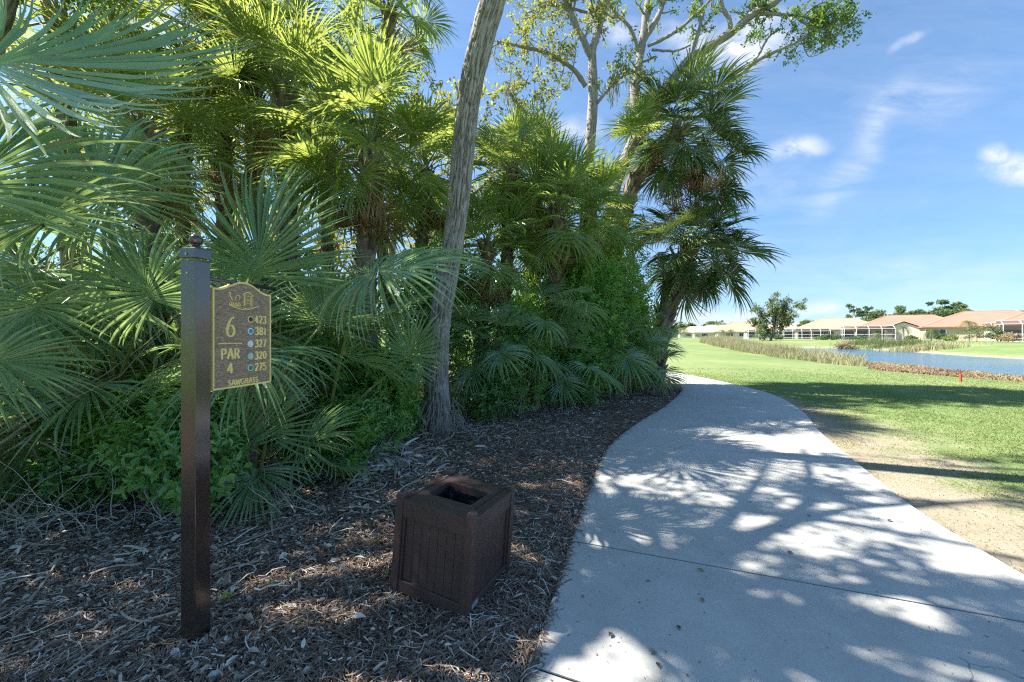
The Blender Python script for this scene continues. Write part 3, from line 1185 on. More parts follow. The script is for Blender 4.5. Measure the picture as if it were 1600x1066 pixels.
def bark_tube(pts, rads, nring, nth, ridge=.02, seed=0):
    P = spline(pts, nring)
    R = np.interp(np.linspace(0, 1, nring), np.linspace(0, 1, len(rads)), rads)
    seg = np.concatenate([[0], np.cumsum(np.linalg.norm(np.diff(P, axis=0), axis=1))])
    th = np.arange(nth) * 2 * PI / nth
    S, T = np.meshgrid(seg, th, indexing='ij')
    k = 3.0
    cx, cy = np.cos(T) * k + seed + 30, np.sin(T) * k + 30
    wp = (fbm(cx * 1.5, cy * 1.5, S * 5 + 3, 2) - .5) * 1.2
    n1 = vnoise(cx * 3.6 + wp, cy * 3.6 - wp, S * 3.6 + wp)
    n2 = vnoise(cx * 8, cy * 8, S * 22 + 9)
    big = fbm(np.cos(T) * .8 + 20, np.sin(T) * .8 + seed + 20, S * .9, 2)
    rid = 1 - np.abs(2 * n1 - 1)
    val = np.clip(1 - rid ** 3.5 * 1.0 + (n2 - .5) * .75, 0, 1)
    disp = ridge * (val - .5) + (big - .5) * R[:, None] * .35
    b = MB()
    b.tube(P, R, nth, cap=True, disp=disp)
    a = np.clip(val, 0, 1).ravel()
    b.A = [np.concatenate([a, [.5, .5]])]
    return b


def moss_obj(rng, pts, parent, pw, n=60, L=.5, w=.012):
    b = MB()
    for i in range(n):
        p = pts[rng.randint(len(pts))] + rng.normal(size=3) * .06
        ln = L * rng.uniform(.4, 1.2)
        for k in range(5):
            q = p + rng.normal(size=3) * np.array([.05, .05, .02])
            m = 5
            P = np.array([q + np.array([math.sin(j * 1.3 + k) * .02, math.cos(j * 1.7 + i) * .02, -ln * j / (m - 1)]) for j in range(m)])
            sd = rdir(rng, 1)[0] * np.array([1, 1, 0]) * w
            V = np.concatenate([P - sd, P + sd])
            b.add(V - np.array(pw), [(j, j + 1, m + j + 1, m + j) for j in range(m - 1)], a=rng.rand())
    return b.build('hanging_moss', M['moss'], parent)


def oak(label, base, trunk, trunk_r, limbs, seed, leafmat='oak_leaf', bark='pale_bark', tw=2.2, tl=.7, leafL=.09, leafn=6, name='oak_tree', moss=0, bunch=2,
        group=None, cat='tree', nring=120, nth=48, ridge=.012, tw_up=.15, start=.15, flare=1.0, tint=0.0):
    """trunk: world points, limbs: list of (world points, r0, r1, leafy)"""
    rng = np.random.RandomState(seed)
    root = thing(name, label, cat, tuple(base), 0, group)
    pw = np.array(base)
    tr = [np.array(p, float) - pw for p in trunk]
    b = bark_tube(tr, trunk_r, nring, nth, ridge, seed)
    b.build('trunk', M[bark], root, smooth=True)
    br, tb, lv, mp = MB(), MB(), [], []
    for L in limbs:
        P = spline(np.array(L[0], float), 22)
        w_ = rng.normal(size=(22, 3)) * .02
        w_[0] = 0
        P = P + np.cumsum(w_, 0) * .3
        br.tube(P - pw, np.linspace(L[1], L[2], 22) * (1 + .10 * rng.normal(size=22)), 9, a=.55 + rng.rand() * .2)
        lf = L[3] if len(L) > 3 else 1.0
        if lf > 0:
            add_twigs(rng, tb, P, tw * lf, tl, lv, 1, max(.006, L[2] * .5), start, leafn, tw_up)
        mp += list(P[8:])
    for V_t, F_t in zip(tb.V, tb.F4):
        br.add(V_t - pw, F_t - F_t.min())
    br.build('branches', M[bark], root, smooth=True)
    if lv:
        leaf_obj('foliage', lv, rng, M[leafmat], leafL, root, pw, bunch=bunch, tint=tint)
    if moss:
        moss_obj(rng, mp, root, pw, moss)
    return root


def rand_limbs(rng, top_pts, n, L, spread=1.0, up=.5, r0=.06, n2=3):
    out = []
    for i in range(n):
        p = top_pts[rng.randint(len(top_pts))]
        az = i * 2.4 + rng.rand()
        d = np.array([math.cos(az) * spread, math.sin(az) * spread, up + rng.normal() * .25])
        l = grow_limb(rng, p, d, L * rng.uniform(.7, 1.2), 7, .22, .05)
        out.append((l, r0, r0 * .35, 1.0))
        for j in range(n2):
            k = rng.randint(2, 6)
            d2 = rng.normal(size=3) * .8 + d * .6 + np.array([0, 0, .3])
            out.append((grow_limb(rng, l[k], d2, L * .5 * rng.uniform(.6, 1.2), 5, .3, .05), r0 * .45, r0 * .2, 1.2))
    return out


# the big leaning live oak in front
def big_oak():
    base = np.array([-1.24, 6.75, 0.0])
    tr = [base + (0.0, 0.05, -.15), base + (0, 0, .05), W3(683, 600, 6.72), W3(686, 512, 6.65), W3(701, 420, 6.5), W3(713, 345, 6.4), W3(722, 250, 6.25), W3(734, 150, 6.1),
          W3(757, 50, 5.9), W3(771, 0, 5.8), W3(800, -120, 5.6), W3(840, -230, 5.5)]
    rr = [.31, .215, .18, .17, .165, .16, .165, .165, .17, .175, .16, .13]
    rng = np.random.RandomState(5)
    topp = [np.array(tr[-1]), np.array(tr[-1]), np.array(tr[-2])]
    limbs = []
    for (tx, ty, tz, r) in [(-2.5, 4.2, 9.6, .12), (3.2, 5.2, 10.2, .12), (1.2, 2.6, 9.8, .11), (1.6, 8.2, 11.0, .12), (-.6, 1.6, 10.6, .1), (4.8, 3.2, 9.9, .09), (-3.4, 6.8, 10.5, .1), (2.4, 1.0, 9.4, .08)]:
        p = topp[rng.randint(3)]
        q = np.array((tx, ty, tz))
        mid = (p + q) / 2 + rng.normal(size=3) * .35 + (0, 0, .5)
        limbs.append(([p, p * .65 + mid * .35 + rng.normal(size=3) * .12, mid, mid * .4 + q * .6 + rng.normal(size=3) * .3, q], r, r * .3, 1.0))
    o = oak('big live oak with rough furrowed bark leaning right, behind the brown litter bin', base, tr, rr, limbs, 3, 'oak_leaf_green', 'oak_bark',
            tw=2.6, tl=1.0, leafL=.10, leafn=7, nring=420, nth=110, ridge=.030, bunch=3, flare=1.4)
    # ragged roots and fibres at the foot
    b = MB()
    for i in range(120):
        az = rng.uniform(0, 2 * PI)
        r0 = .25
        p = base + np.array([math.cos(az) * r0, math.sin(az) * r0, rng.uniform(.1, .55)])
        e = base + np.array([math.cos(az) * rng.uniform(.3, .55), math.sin(az) * rng.uniform(.3, .55), .02])
        m_ = (p + e) / 2 + rng.normal(size=3) * .05 + np.array([math.cos(az), math.sin(az), 0]) * .06
        b.tube(spline([p, m_, e], 7) - base, np.linspace(.006, .003, 7), 4, cap=False, a=rng.rand())
    b.build('root_fibres', M['twig'], o)
    # vine climbing the trunk
    return o


big_oak()

def shade_oak(label, base, top, R, zc, seed, n=11, moss=0, leafn=8, tw=2.6):  # oaks outside the view, added so their boughs shade path and bed
    rng = np.random.RandomState(seed)
    base, top = np.array(base, float), np.array(top, float)
    limbs = []
    for i in range(n):
        a = i * 2.4 + rng.rand() * .5
        q = R * math.sqrt((i + .5) / n)
        e = np.array([top[0] + q * math.cos(a), top[1] + q * math.sin(a), zc + rng.uniform(-.8, .9)])
        m_ = (top + e) / 2 + rng.normal(size=3) * .3 + (0, 0, .3)
        limbs.append(([top + rng.normal(size=3) * .05, m_, e], .09, .03, 1.0))
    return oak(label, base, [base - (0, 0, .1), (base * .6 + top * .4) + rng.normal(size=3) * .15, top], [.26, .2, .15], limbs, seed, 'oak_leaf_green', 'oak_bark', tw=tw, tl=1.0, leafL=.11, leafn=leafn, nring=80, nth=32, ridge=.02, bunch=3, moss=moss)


shade_oak('added live oak, unseen off frame at left, its boughs shading the path', (-5.6, .8, .1), (-4.2, 3.5, 5.9), 4.4, 7.9, 51, n=22, leafn=10)
shade_oak('added live oak beyond the left palms, out of view, high boughs for shade', (-8.8, 5.0, .1), (-6.4, 5.2, 6.9), 3.4, 8.8, 52, n=8, leafn=4)
shade_oak('added leafy live oak, unseen outside the left edge, shading the mulch', (-9.6, 2.6, .1), (-8.4, 2.8, 5.6), 4.0, 7.4, 53, n=22, leafn=11)

# pale two-stemmed tree behind the palms, centre
b_ = np.array([*G2(922, 606), 0.0])
b_ = np.array([2.35, 12.0, .05])
oak('slender pale barked tree forking high up, between the oak and the tall right palm', b_,
    [b_, W3(905, 500, 12.0), W3(912, 380, 12.0), W3(921, 240, 12.0), W3(926, 160, 12.0), W3(925, 75, 12.0)], [.22, .18, .165, .145, .135, .12],
    [([W3(925, 90, 12), W3(903, 45, 11.8), W3(885, 0, 11.7), W3(875, -60, 11.6)], .10, .06, 1.2),
     ([W3(925, 80, 12), W3(938, 35, 12.1), W3(948, -30, 12.1)], .12, .07, 1.2),
     ([W3(915, 135, 12), W3(893, 105, 11.7), W3(855, 82, 11.4), W3(815, 72, 11.2), W3(775, 64, 11)], .075, .035, 1.3),
     ([W3(889, 262, 12), W3(868, 228, 11.6), W3(846, 195, 11.2), W3(815, 170, 11.0), W3(792, 140, 10.8)], .085, .03, 1.4),
     ([W3(846, 195, 11.2), W3(820, 210, 11), W3(795, 240, 10.8)], .035, .015, 1.2),
     ([W3(926, 170, 12), W3(960, 130, 12.3), W3(985, 110, 12.6)], .05, .03, 1.2),
     ([W3(918, 20, 12), W3(860, 10, 12), W3(820, 25, 12)], .04, .02, 1.4)],
    21, 'oak_leaf', 'pale_bark', tw=6.5, tl=.85, leafL=.095, leafn=13, moss=40, tint=.05)

# wide spreading tree at the right end of the bed, reaching out over the path
b_ = np.array([3.1, 13.2, .05])
d0 = 13.0
oak('spreading pale tree reaching far right over the cart path, beside the shaggy palm', b_,
    [b_, W3(945, 420, d0), W3(957, 310, d0), W3(985, 232, d0), W3(1012, 180, d0), W3(1045, 132, d0), W3(1078, 92, d0)], [.24, .21, .19, .17, .16, .145, .13],
    [([W3(1078, 92, d0), W3(1110, 72, 12.6), W3(1145, 50, 12.3), W3(1180, 22, 12.0), W3(1218, 0, 11.7), W3(1260, -40, 11.4)], .15, .08, .9),
     ([W3(1078, 92, d0), W3(1090, 50, 12.9), W3(1096, 20, 12.9), W3(1085, -30, 12.9)], .06, .05, 1.0),
     ([W3(1142, 52, 12.3), W3(1140, 30, 12.3), W3(1128, 5, 12.2), W3(1130, -30, 12.2)], .07, .04, 1.0),
     ([W3(1000, 215, d0), W3(992, 150, 13.1), W3(1000, 90, 13.1), W3(1008, 30, 13.1), W3(1018, -40, 13.1)], .17, .10, .7),
     ([W3(1000, 90, 13.1), W3(985, 45, 13), W3(960, 20, 12.9), W3(935, -10, 12.8)], .06, .04, 1.0),
     ([W3(1002, 70, 13.1), W3(1030, 20, 13.3), W3(1042, -30, 13.4)], .10, .07, .8),
     ([W3(1012, 72, 13.0), W3(1050, 55, 12.8), W3(1085, 25, 12.6), W3(1115, -5, 12.4)], .06, .04, .7),
     ([W3(1018, 78, 13.0), W3(1055, 80, 12.8), W3(1080, 70, 12.6)], .04, .02, .5),
     ([W3(1050, 135, 13.0), W3(1100, 138, 12.6), W3(1140, 128, 12.3), W3(1178, 98, 12.0), W3(1212, 80, 11.8), W3(1250, 62, 11.6), W3(1290, 42, 11.4)], .07, .03, .35),
     ([W3(1178, 98, 12.0), W3(1200, 62, 12.0), W3(1222, 42, 12.0)], .035, .02, .5),
     ([W3(1180, 22, 12.0), W3(1215, 22, 11.8), W3(1255, 25, 11.6), W3(1300, 40, 11.4), W3(1332, 30, 11.3)], .05, .02, 2.6),
     ([W3(1240, 24, 11.7), W3(1270, 45, 11.5), W3(1305, 62, 11.4)], .03, .015, 4.0),
     ([W3(1255, 24, 11.7), W3(1285, 5, 11.5), W3(1310, 12, 11.4)], .03, .015, 3.0),
     ([W3(1250, 62, 11.6), W3(1268, 88, 11.6), W3(1300, 78, 11.6)], .015, .008, .3)],
    33, 'oak_leaf_green', 'pale_bark', tw=4.2, tl=.6, leafL=.09, leafn=10, moss=14, tint=.1, start=.3)

# background oaks, sunlit yellow green
rngB = np.random.RandomState(77)
for i, (x, y, h, lab, lm) in enumerate([
        (-8.6, 14.5, 9.5, 'sunlit yellow green oak behind the leftmost tall palm', 'oak_leaf'),
        (-4.6, 15.5, 10.5, 'sunlit yellow green oak behind the middle palms, left of the leaning oak', 'oak_leaf'),
        (-1.6, 13.5, 10.0, 'thin leafy tree with yellowing leaves seen just right of the leaning oak', 'oak_leaf'),
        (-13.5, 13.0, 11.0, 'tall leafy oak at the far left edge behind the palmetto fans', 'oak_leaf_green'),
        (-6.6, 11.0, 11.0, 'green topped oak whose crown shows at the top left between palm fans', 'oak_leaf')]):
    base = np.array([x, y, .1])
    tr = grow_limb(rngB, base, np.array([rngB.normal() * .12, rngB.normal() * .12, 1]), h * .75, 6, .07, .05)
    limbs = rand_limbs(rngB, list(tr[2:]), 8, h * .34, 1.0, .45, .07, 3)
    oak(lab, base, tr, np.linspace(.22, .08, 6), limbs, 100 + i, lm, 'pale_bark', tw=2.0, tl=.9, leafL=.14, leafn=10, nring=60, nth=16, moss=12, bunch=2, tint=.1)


# ------------------------------------------------------------------ shrubs
def shrub(label, x, y, rx, ry, h, seed, mat='shrub_leaf', L=.05, n=450, z0=None, name='shrub', cat='shrub', group=None, low=.08, aspect=.45, stems=9, ellip=True, blobs=9):
    rng = np.random.RandomState(seed)
    base = np.array([x, y, float(mz(x, y)) if z0 is None else z0])
    root = thing(name, label, cat, tuple(base), 0, group)
    # clump centres
    C = []
    for i in range(blobs):
        a = rng.uniform(0, 2 * PI)
        q = math.sqrt(rng.rand()) * .75
        zc = rng.uniform(low + .12, .82)
        C.append((math.cos(a) * q * rx, math.sin(a) * q * ry, zc * h, rng.uniform(.28, .5)))
    C = np.array(C)
    ci = rng.randint(0, blobs, n)
    u = rdir(rng, n) * (rng.uniform(.45, 1.0, n) ** .6)[:, None]
    S = C[ci, :3] + u * (C[ci, 3:4] * np.array([[rx, ry, h * .6]]))
    S[:, 2] = np.maximum(S[:, 2], .03)
    # sprigs: 8 leaves along a short shoot
    sd = nrmz(u + rng.normal(size=(n, 3)) * .35 + np.array([0, 0, .55]))
    k = 8
    t = np.linspace(0, 1, k)
    P = S[:, None, :] + sd[:, None, :] * (t[None, :, None] * L * 2.4)
    side = nrmz(np.cross(sd, rdir(rng, n)))
    side2 = np.cross(sd, side)
    ang = (np.arange(k) * 2.4)[None, :] + rng.uniform(0, 6, (n, 1))
    out = np.cos(ang)[..., None] * side[:, None, :] + np.sin(ang)[..., None] * side2[:, None, :]
    D = out * .9 + sd[:, None, :] * .55
    N = sd[:, None, :] + out * -.3 + rng.normal(size=(n, k, 3)) * .15 + np.array([0, 0, .4])
    P, D, N = P.reshape(-1, 3), D.reshape(-1, 3), N.reshape(-1, 3)
    sz = L * rng.uniform(.65, 1.25, len(P))
    V, f = (leaves if ellip else leaf_diam)(P, D, N, sz, sz * aspect)
    a = np.clip(.42 + np.repeat(rng.normal(size=n) * .16, k) + rng.normal(size=n * k) * .07 + .12 * np.tile(t, n), 0, 1)
    mesh_np('foliage', V, f, M[mat], root, attr={'v': np.repeat(a, 6 if ellip else 4)}, smooth=False)
    if stems:
        b = MB()
        for i in range(stems):
            c = C[i % blobs, :3]
            b.tube(spline([np.array([rng.normal() * .05, rng.normal() * .05, -.03]), c * np.array([.4, .4, .5]) + rng.normal(size=3) * .04, c], 7), np.linspace(.011, .004, 7) * (1 + h * .3), 5, a=rng.rand())
        b.build('stems', M['twig'], root)
    return root


# ------------------------------------------------------------------ tall palms
palm('tall thin cabbage palm at upper left with a shaggy brown neck under its crown', base_at(-6.9, 8.4), W3(289, 75, 8.4), .12, 1, 26, .92, mids=[W3(286, 350, 8.4), W3(284, 200, 8.4)], ndead=12, boot_lo=.55, lo=-40)
palm('broad cabbage palm just left of the leaning oak, fans lit from behind', base_at(-2.45, 6.9), W3(578, 235, 6.7), .15, 2, 30, 1.0, mids=[W3(572, 430, 6.8)], ndead=14, boot_lo=.1, lo=-45)
palm('cabbage palm with dark fans above the hole marker, left of the broad palm', base_at(-4.4, 7.8), W3(445, 150, 7.6), .14, 3, 26, .95, mids=[W3(452, 400, 7.7)], ndead=9, boot_lo=.3, lo=-40)
palm('high palm crown cut by the top edge, left of the leaning oak top', base_at(-2.6, 9.6), W3(610, 15, 9.2), .13, 4, 24, .95, mids=[W3(590, 300, 9.5)], ndead=8, boot_lo=.6)
palm('palm with a brown dead skirt just right of the leaning oak', base_at(-.2, 9.8), W3(800, 262, 9.6), .14, 5, 22, .8, mids=[W3(790, 450, 9.7)], ndead=28, boot_lo=.2, deads=1.15)
palm('bushy low cabbage palm in the middle of the thicket beside the path', base_at(1.0, 9.8), W3(872, 330, 9.4), .16, 6, 36, 1.0, mids=[W3(868, 460, 9.6)], ndead=26, boot_lo=.1, lo=-40)
palm('palm with hanging fans behind the thicket, left of the bushy low palm', base_at(-.7, 8.7), W3(762, 385, 8.7), .13, 61, 20, .85, mids=[W3(755, 480, 8.7)], ndead=22, boot_lo=.1, lo=-55)
palm('palm behind the hole marker post with fans hanging over shrubs', base_at(-5.6, 6.5), W3(225, 205, 6.4), .13, 8, 24, .95, mids=[W3(235, 400, 6.5)], ndead=8, boot_lo=.3)
palm('leaning palm at the far upper left, crown cut by the top edge', base_at(-8.2, 7.4), W3(90, 20, 7.3), .13, 9, 24, 1.0, mids=[W3(110, 300, 7.3)], ndead=6, boot_lo=.4)
palm('high palm behind the hole marker whose crown meets the top edge', base_at(-5.2, 9.2), W3(405, 30, 9), .13, 91, 24, .95, mids=[W3(400, 300, 9.1)], ndead=10, boot_lo=.5)

palm('cabbage palm behind and between the two palms left of the leaning oak', base_at(-4.6, 10.3), W3(505, 165, 10.0), .13, 92, 26, 1.0, mids=[W3(510, 350, 10.2)], ndead=14, boot_lo=.3, lo=-40)
palm('cabbage palm filling the gap right above the hole marker sign', base_at(-6.4, 9.4), W3(352, 215, 9.2), .13, 93, 26, 1.0, mids=[W3(350, 380, 9.3)], ndead=12, boot_lo=.3, lo=-40)
palm('cabbage palm partly hidden by the leaning oak, at its left', base_at(-1.9, 9.4), W3(665, 265, 9.1), .13, 94, 26, 1.0, mids=[W3(660, 420, 9.2)], ndead=16, boot_lo=.2, lo=-45)
palm('cabbage palm between the brown skirted palm and the bushy low palm', base_at(.6, 11.3), W3(835, 285, 11.0), .14, 95, 26, 1.05, mids=[W3(830, 440, 11.2)], ndead=18, boot_lo=.2, lo=-45)
palm('cabbage palm rising behind the bright green shrub near the pale trunks', base_at(2.2, 11.9), W3(925, 330, 11.6), .14, 96, 26, 1.05, mids=[W3(925, 450, 11.8)], ndead=14, boot_lo=.2, lo=-40)

# right end of the bed
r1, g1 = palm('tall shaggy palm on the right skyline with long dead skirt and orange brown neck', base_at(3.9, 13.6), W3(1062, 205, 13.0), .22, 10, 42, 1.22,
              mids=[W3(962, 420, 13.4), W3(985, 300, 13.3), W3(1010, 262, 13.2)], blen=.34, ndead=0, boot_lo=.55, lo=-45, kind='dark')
for i in range(34):
    put_frond('dead', r1, Vector(W3(1078 + g1.uniform(-28, 28), 225 + g1.uniform(-15, 75), 12.9)) - r1.location, R_(g1.uniform(0, 360)), R_(g1.uniform(-80, -40)), g1.uniform(1.0, 1.5), g1)
for i in range(9):
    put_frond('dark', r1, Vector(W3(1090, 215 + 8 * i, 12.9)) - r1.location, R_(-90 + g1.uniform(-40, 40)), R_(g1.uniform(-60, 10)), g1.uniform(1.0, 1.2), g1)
for i in range(7):
    put_frond('green', r1, Vector(W3(980 + g1.uniform(-10, 10), 235 + g1.uniform(-20, 20), 12.6)) - r1.location, R_(g1.uniform(60, 300)), R_(g1.uniform(0, 80)), g1.uniform(.75, .95), g1)
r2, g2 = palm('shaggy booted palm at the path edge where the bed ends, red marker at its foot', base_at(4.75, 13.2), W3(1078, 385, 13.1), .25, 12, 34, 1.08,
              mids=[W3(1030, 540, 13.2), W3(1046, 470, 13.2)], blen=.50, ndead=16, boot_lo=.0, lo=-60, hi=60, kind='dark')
for i in range(12):
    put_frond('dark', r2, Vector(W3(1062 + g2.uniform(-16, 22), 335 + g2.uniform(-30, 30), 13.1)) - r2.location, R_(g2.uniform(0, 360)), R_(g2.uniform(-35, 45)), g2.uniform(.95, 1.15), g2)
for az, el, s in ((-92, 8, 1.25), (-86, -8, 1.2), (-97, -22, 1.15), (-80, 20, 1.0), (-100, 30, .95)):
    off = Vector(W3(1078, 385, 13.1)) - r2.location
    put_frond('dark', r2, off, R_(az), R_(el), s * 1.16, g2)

# ------------------------------------------------------------------ palmettos
def palmetto(label, x, y, zc, s, seed, n=16, lo=-20, hi=75, ndead=7, kind='low', group=None):
    rng = np.random.RandomState(seed)
    base = base_at(x, y)
    root = thing('saw_palmetto', label, 'palmetto', base, 0, group)
    P = [np.array([0, 0, -.05]), np.array([0.03, .02, zc * .5]), np.array([0, 0, zc])]
    b = MB()
    b.tube(spline(P, 8), .08, 8)
    for i in range(26):
        az = i * 2.4
        b.box((math.cos(az) * .08, math.sin(az) * .08, zc * (i / 26)), (.04, .015, .16), M=Matrix.Rotation(az, 3, 'Z') @ Matrix.Rotation(.35, 3, 'Y'), a=rng.rand())
    b.build('trunk', M['boot'], root)
    for i in range(n):
        t = (i + .5) / n
        el = lo + (hi - lo) * t
        put_frond(kind, root, (0, 0, zc), R_(i * 137.5 + rng.uniform(-15, 15)), R_(el + rng.uniform(-8, 8)), s * rng.uniform(.8, 1.15), rng, R_(rng.uniform(-30, 30)))
    for i in range(ndead):
        put_frond('dead', root, (0, 0, zc * .8), R_(rng.uniform(0, 360)), R_(rng.uniform(-60, -20)), s * rng.uniform(.7, 1), rng)
    return root, np.array(base), rng


MPAL = [
    ('saw palmetto with dark fans low at the left edge, nearest the camera', -5.2, 3.5, .9, .85, 201, 13),
    ('large saw palmetto behind the marker post, big round fans', -3.9, 4.4, 1.2, 1.05, 202, 15),
    ('saw palmetto at the left behind the round fans, upright stalks', -5.6, 4.6, 1.4, 1.1, 203, 18),
    ('saw palmetto with blue green fans above the hanging hole sign', -2.75, 4.7, 1.35, .95, 204, 9),
    ('low saw palmetto under the hanging sign, among leafy shrubs', -2.55, 4.2, .30, .72, 205, 10),
    ('saw palmetto left of the leaning oak trunk, one arching fan in front', -2.35, 5.6, 1.3, .9, 206, 9),
    ('saw palmetto deep in shade between marker and oak', -3.3, 6.3, 1.2, 1.0, 207, 16),
    ('saw palmetto with drooping fans right behind the leaning oak', -.35, 8.0, 1.3, .9, 208, 15),
    ('low saw palmetto in the middle of the bed edge, dark fans', 1.1, 9.3, .75, .85, 209, 15),
    ('saw palmetto with stacked hanging fans near the right end of the bed', 2.8, 10.7, 1.3, .95, 210, 18),
    ('small saw palmetto by the booted palm at the bed end', 3.7, 11.6, .7, .85, 211, 14),
    ('saw palmetto behind shrubs right of the oak, yellow tips', .5, 8.6, 1.9, .9, 212, 14),
    ('tall stemmed saw palmetto behind the sign, in deep shade', -4.6, 6.0, 2.2, 1.05, 213, 16),
    ('saw palmetto with high fans at the left edge, behind the rest', -6.8, 5.6, 2.4, 1.15, 214, 18),
    ('saw palmetto high among the shrubs behind the bushy palm', 2.2, 11.2, 2.6, .95, 215, 14),
]
for m_ in MPAL:
    palmetto(*m_)


def hero_plant(label, x, y, zc, fr, seed):
    rng = np.random.RandomState(seed)
    base = base_at(x, y)
    root = thing('saw_palmetto', label, 'palmetto', base)
    b = MB()
    b.tube([(0, 0, -.05), (.02, 0, zc * .5), (0, 0, zc)], .07, 8)
    for i in range(24):
        az = i * 2.4
        b.box((math.cos(az) * .07, math.sin(az) * .07, zc * (i / 24)), (.04, .015, .15), M=Matrix.Rotation(az, 3, 'Z') @ Matrix.Rotation(.35, 3, 'Y'), a=rng.rand())
    b.build('trunk', M['boot'], root)
    for (hub, tgt, nrm, R, kw) in fr:
        rp = np.array(base) + (0, 0, zc)
        hero_frond(root, base, rp, hub, tgt, nrm, R, rng, **kw)


hero_plant('huge palmetto whose long fan sweeps across the top left corner', -4.5, 2.9, 1.5, [
    (W3(-60, 105, 1.75), W3(230, 95, 1.95), (0.1, .9, -.55), .98, dict(nseg=72, spread=104, cup=.15, droop=.35, tipd=.25, split=.55, sag=.5)),
    (W3(68, 352, 2.25), W3(10, 250, 2.5), (.15, -.9, .45), .70, dict(nseg=60, spread=160, cup=.25, droop=.5, tipd=.6, sag=.2)),
    (W3(-70, 300, 1.8), W3(40, 200, 2.1), (.3, -.8, .5), .85, dict(nseg=44, spread=110, cup=.2, droop=.6, tipd=.7, sag=.3)),
    (W3(-30, 560, 2.5), W3(40, 570, 2.6), (.1, -.8, .5), .5, dict(nseg=36, spread=110, cup=.2, droop=.6, tipd=.6, sag=.2)),
], 301)
hero_plant('palmetto with round dark fans at the left, behind the marker post', -4.1, 4.1, .9, [
    (W3(176, 312, 2.9), W3(110, 230, 3.0), (.05, -.95, .3), .92, dict(nseg=64, spread=165, cup=.12, droop=.45, tipd=.55, split=.45, sag=.2)),
    (W3(240, 470, 2.95), W3(200, 400, 2.9), (.2, -.8, .55), .62, dict(nseg=40, spread=140, cup=.2, droop=.7, tipd=.9, sag=.2)),
    (W3(60, 470, 2.9), W3(20, 540, 2.7), (.2, -.85, .5), .65, dict(nseg=40, spread=130, cup=.2, droop=.7, tipd=.9, sag=.2)),
], 302)
hero_plant('palmetto with tall upright blue green fan rising above the hole sign', -2.65, 4.0, .75, [
    (W3(402, 432, 3.75), W3(408, 330, 3.8), (.12, -.95, -.25), 1.10, dict(nseg=60, spread=96, cup=-.05, droop=.35, tipd=.45, split=.5, sag=.05)),
    (W3(372, 520, 3.9), W3(350, 400, 4.1), (-.2, -.9, .1), .85, dict(nseg=40, spread=95, cup=.1, droop=.5, tipd=.7, sag=.05)),
    (W3(505, 505, 4.1), W3(515, 410, 4.1), (.1, -.95, .2), .66, dict(nseg=40, spread=110, cup=.1, droop=.4, tipd=.6, sag=.05)),
], 303)
hero_plant('palmetto with one wide arching silvery fan in front of the oak trunk', -2.2, 4.7, .45, [
    (W3(572, 428, 3.85), W3(680, 402, 3.75), (.0, -.55, .8), 1.02, dict(nseg=70, spread=138, cup=.08, droop=.75, tipd=.55, split=.42, sag=.35, costa=.3)),
    (W3(640, 560, 4.8), W3(660, 500, 4.8), (.2, -.8, .5), .6, dict(nseg=36, spread=120, cup=.2, droop=.6, tipd=.8, sag=.1)),
], 304)
hero_plant('low palmetto spreading dark fans below the hanging sign', -2.4, 3.75, .12, [
    (W3(418, 678, 3.75), W3(425, 590, 3.8), (.0, -.85, .5), .62, dict(nseg=40, spread=118, cup=.25, droop=.25, tipd=.25, sag=.05)),
    (W3(470, 700, 3.9), W3(560, 650, 3.8), (.0, -.6, .8), .60, dict(nseg=36, spread=95, cup=.2, droop=.35, tipd=.5, sag=.08)),
    (W3(380, 700, 3.6), W3(345, 640, 3.5), (.0, -.8, .6), .5, dict(nseg=34, spread=100, cup=.2, droop=.3, tipd=.4, sag=.05)),
], 305)

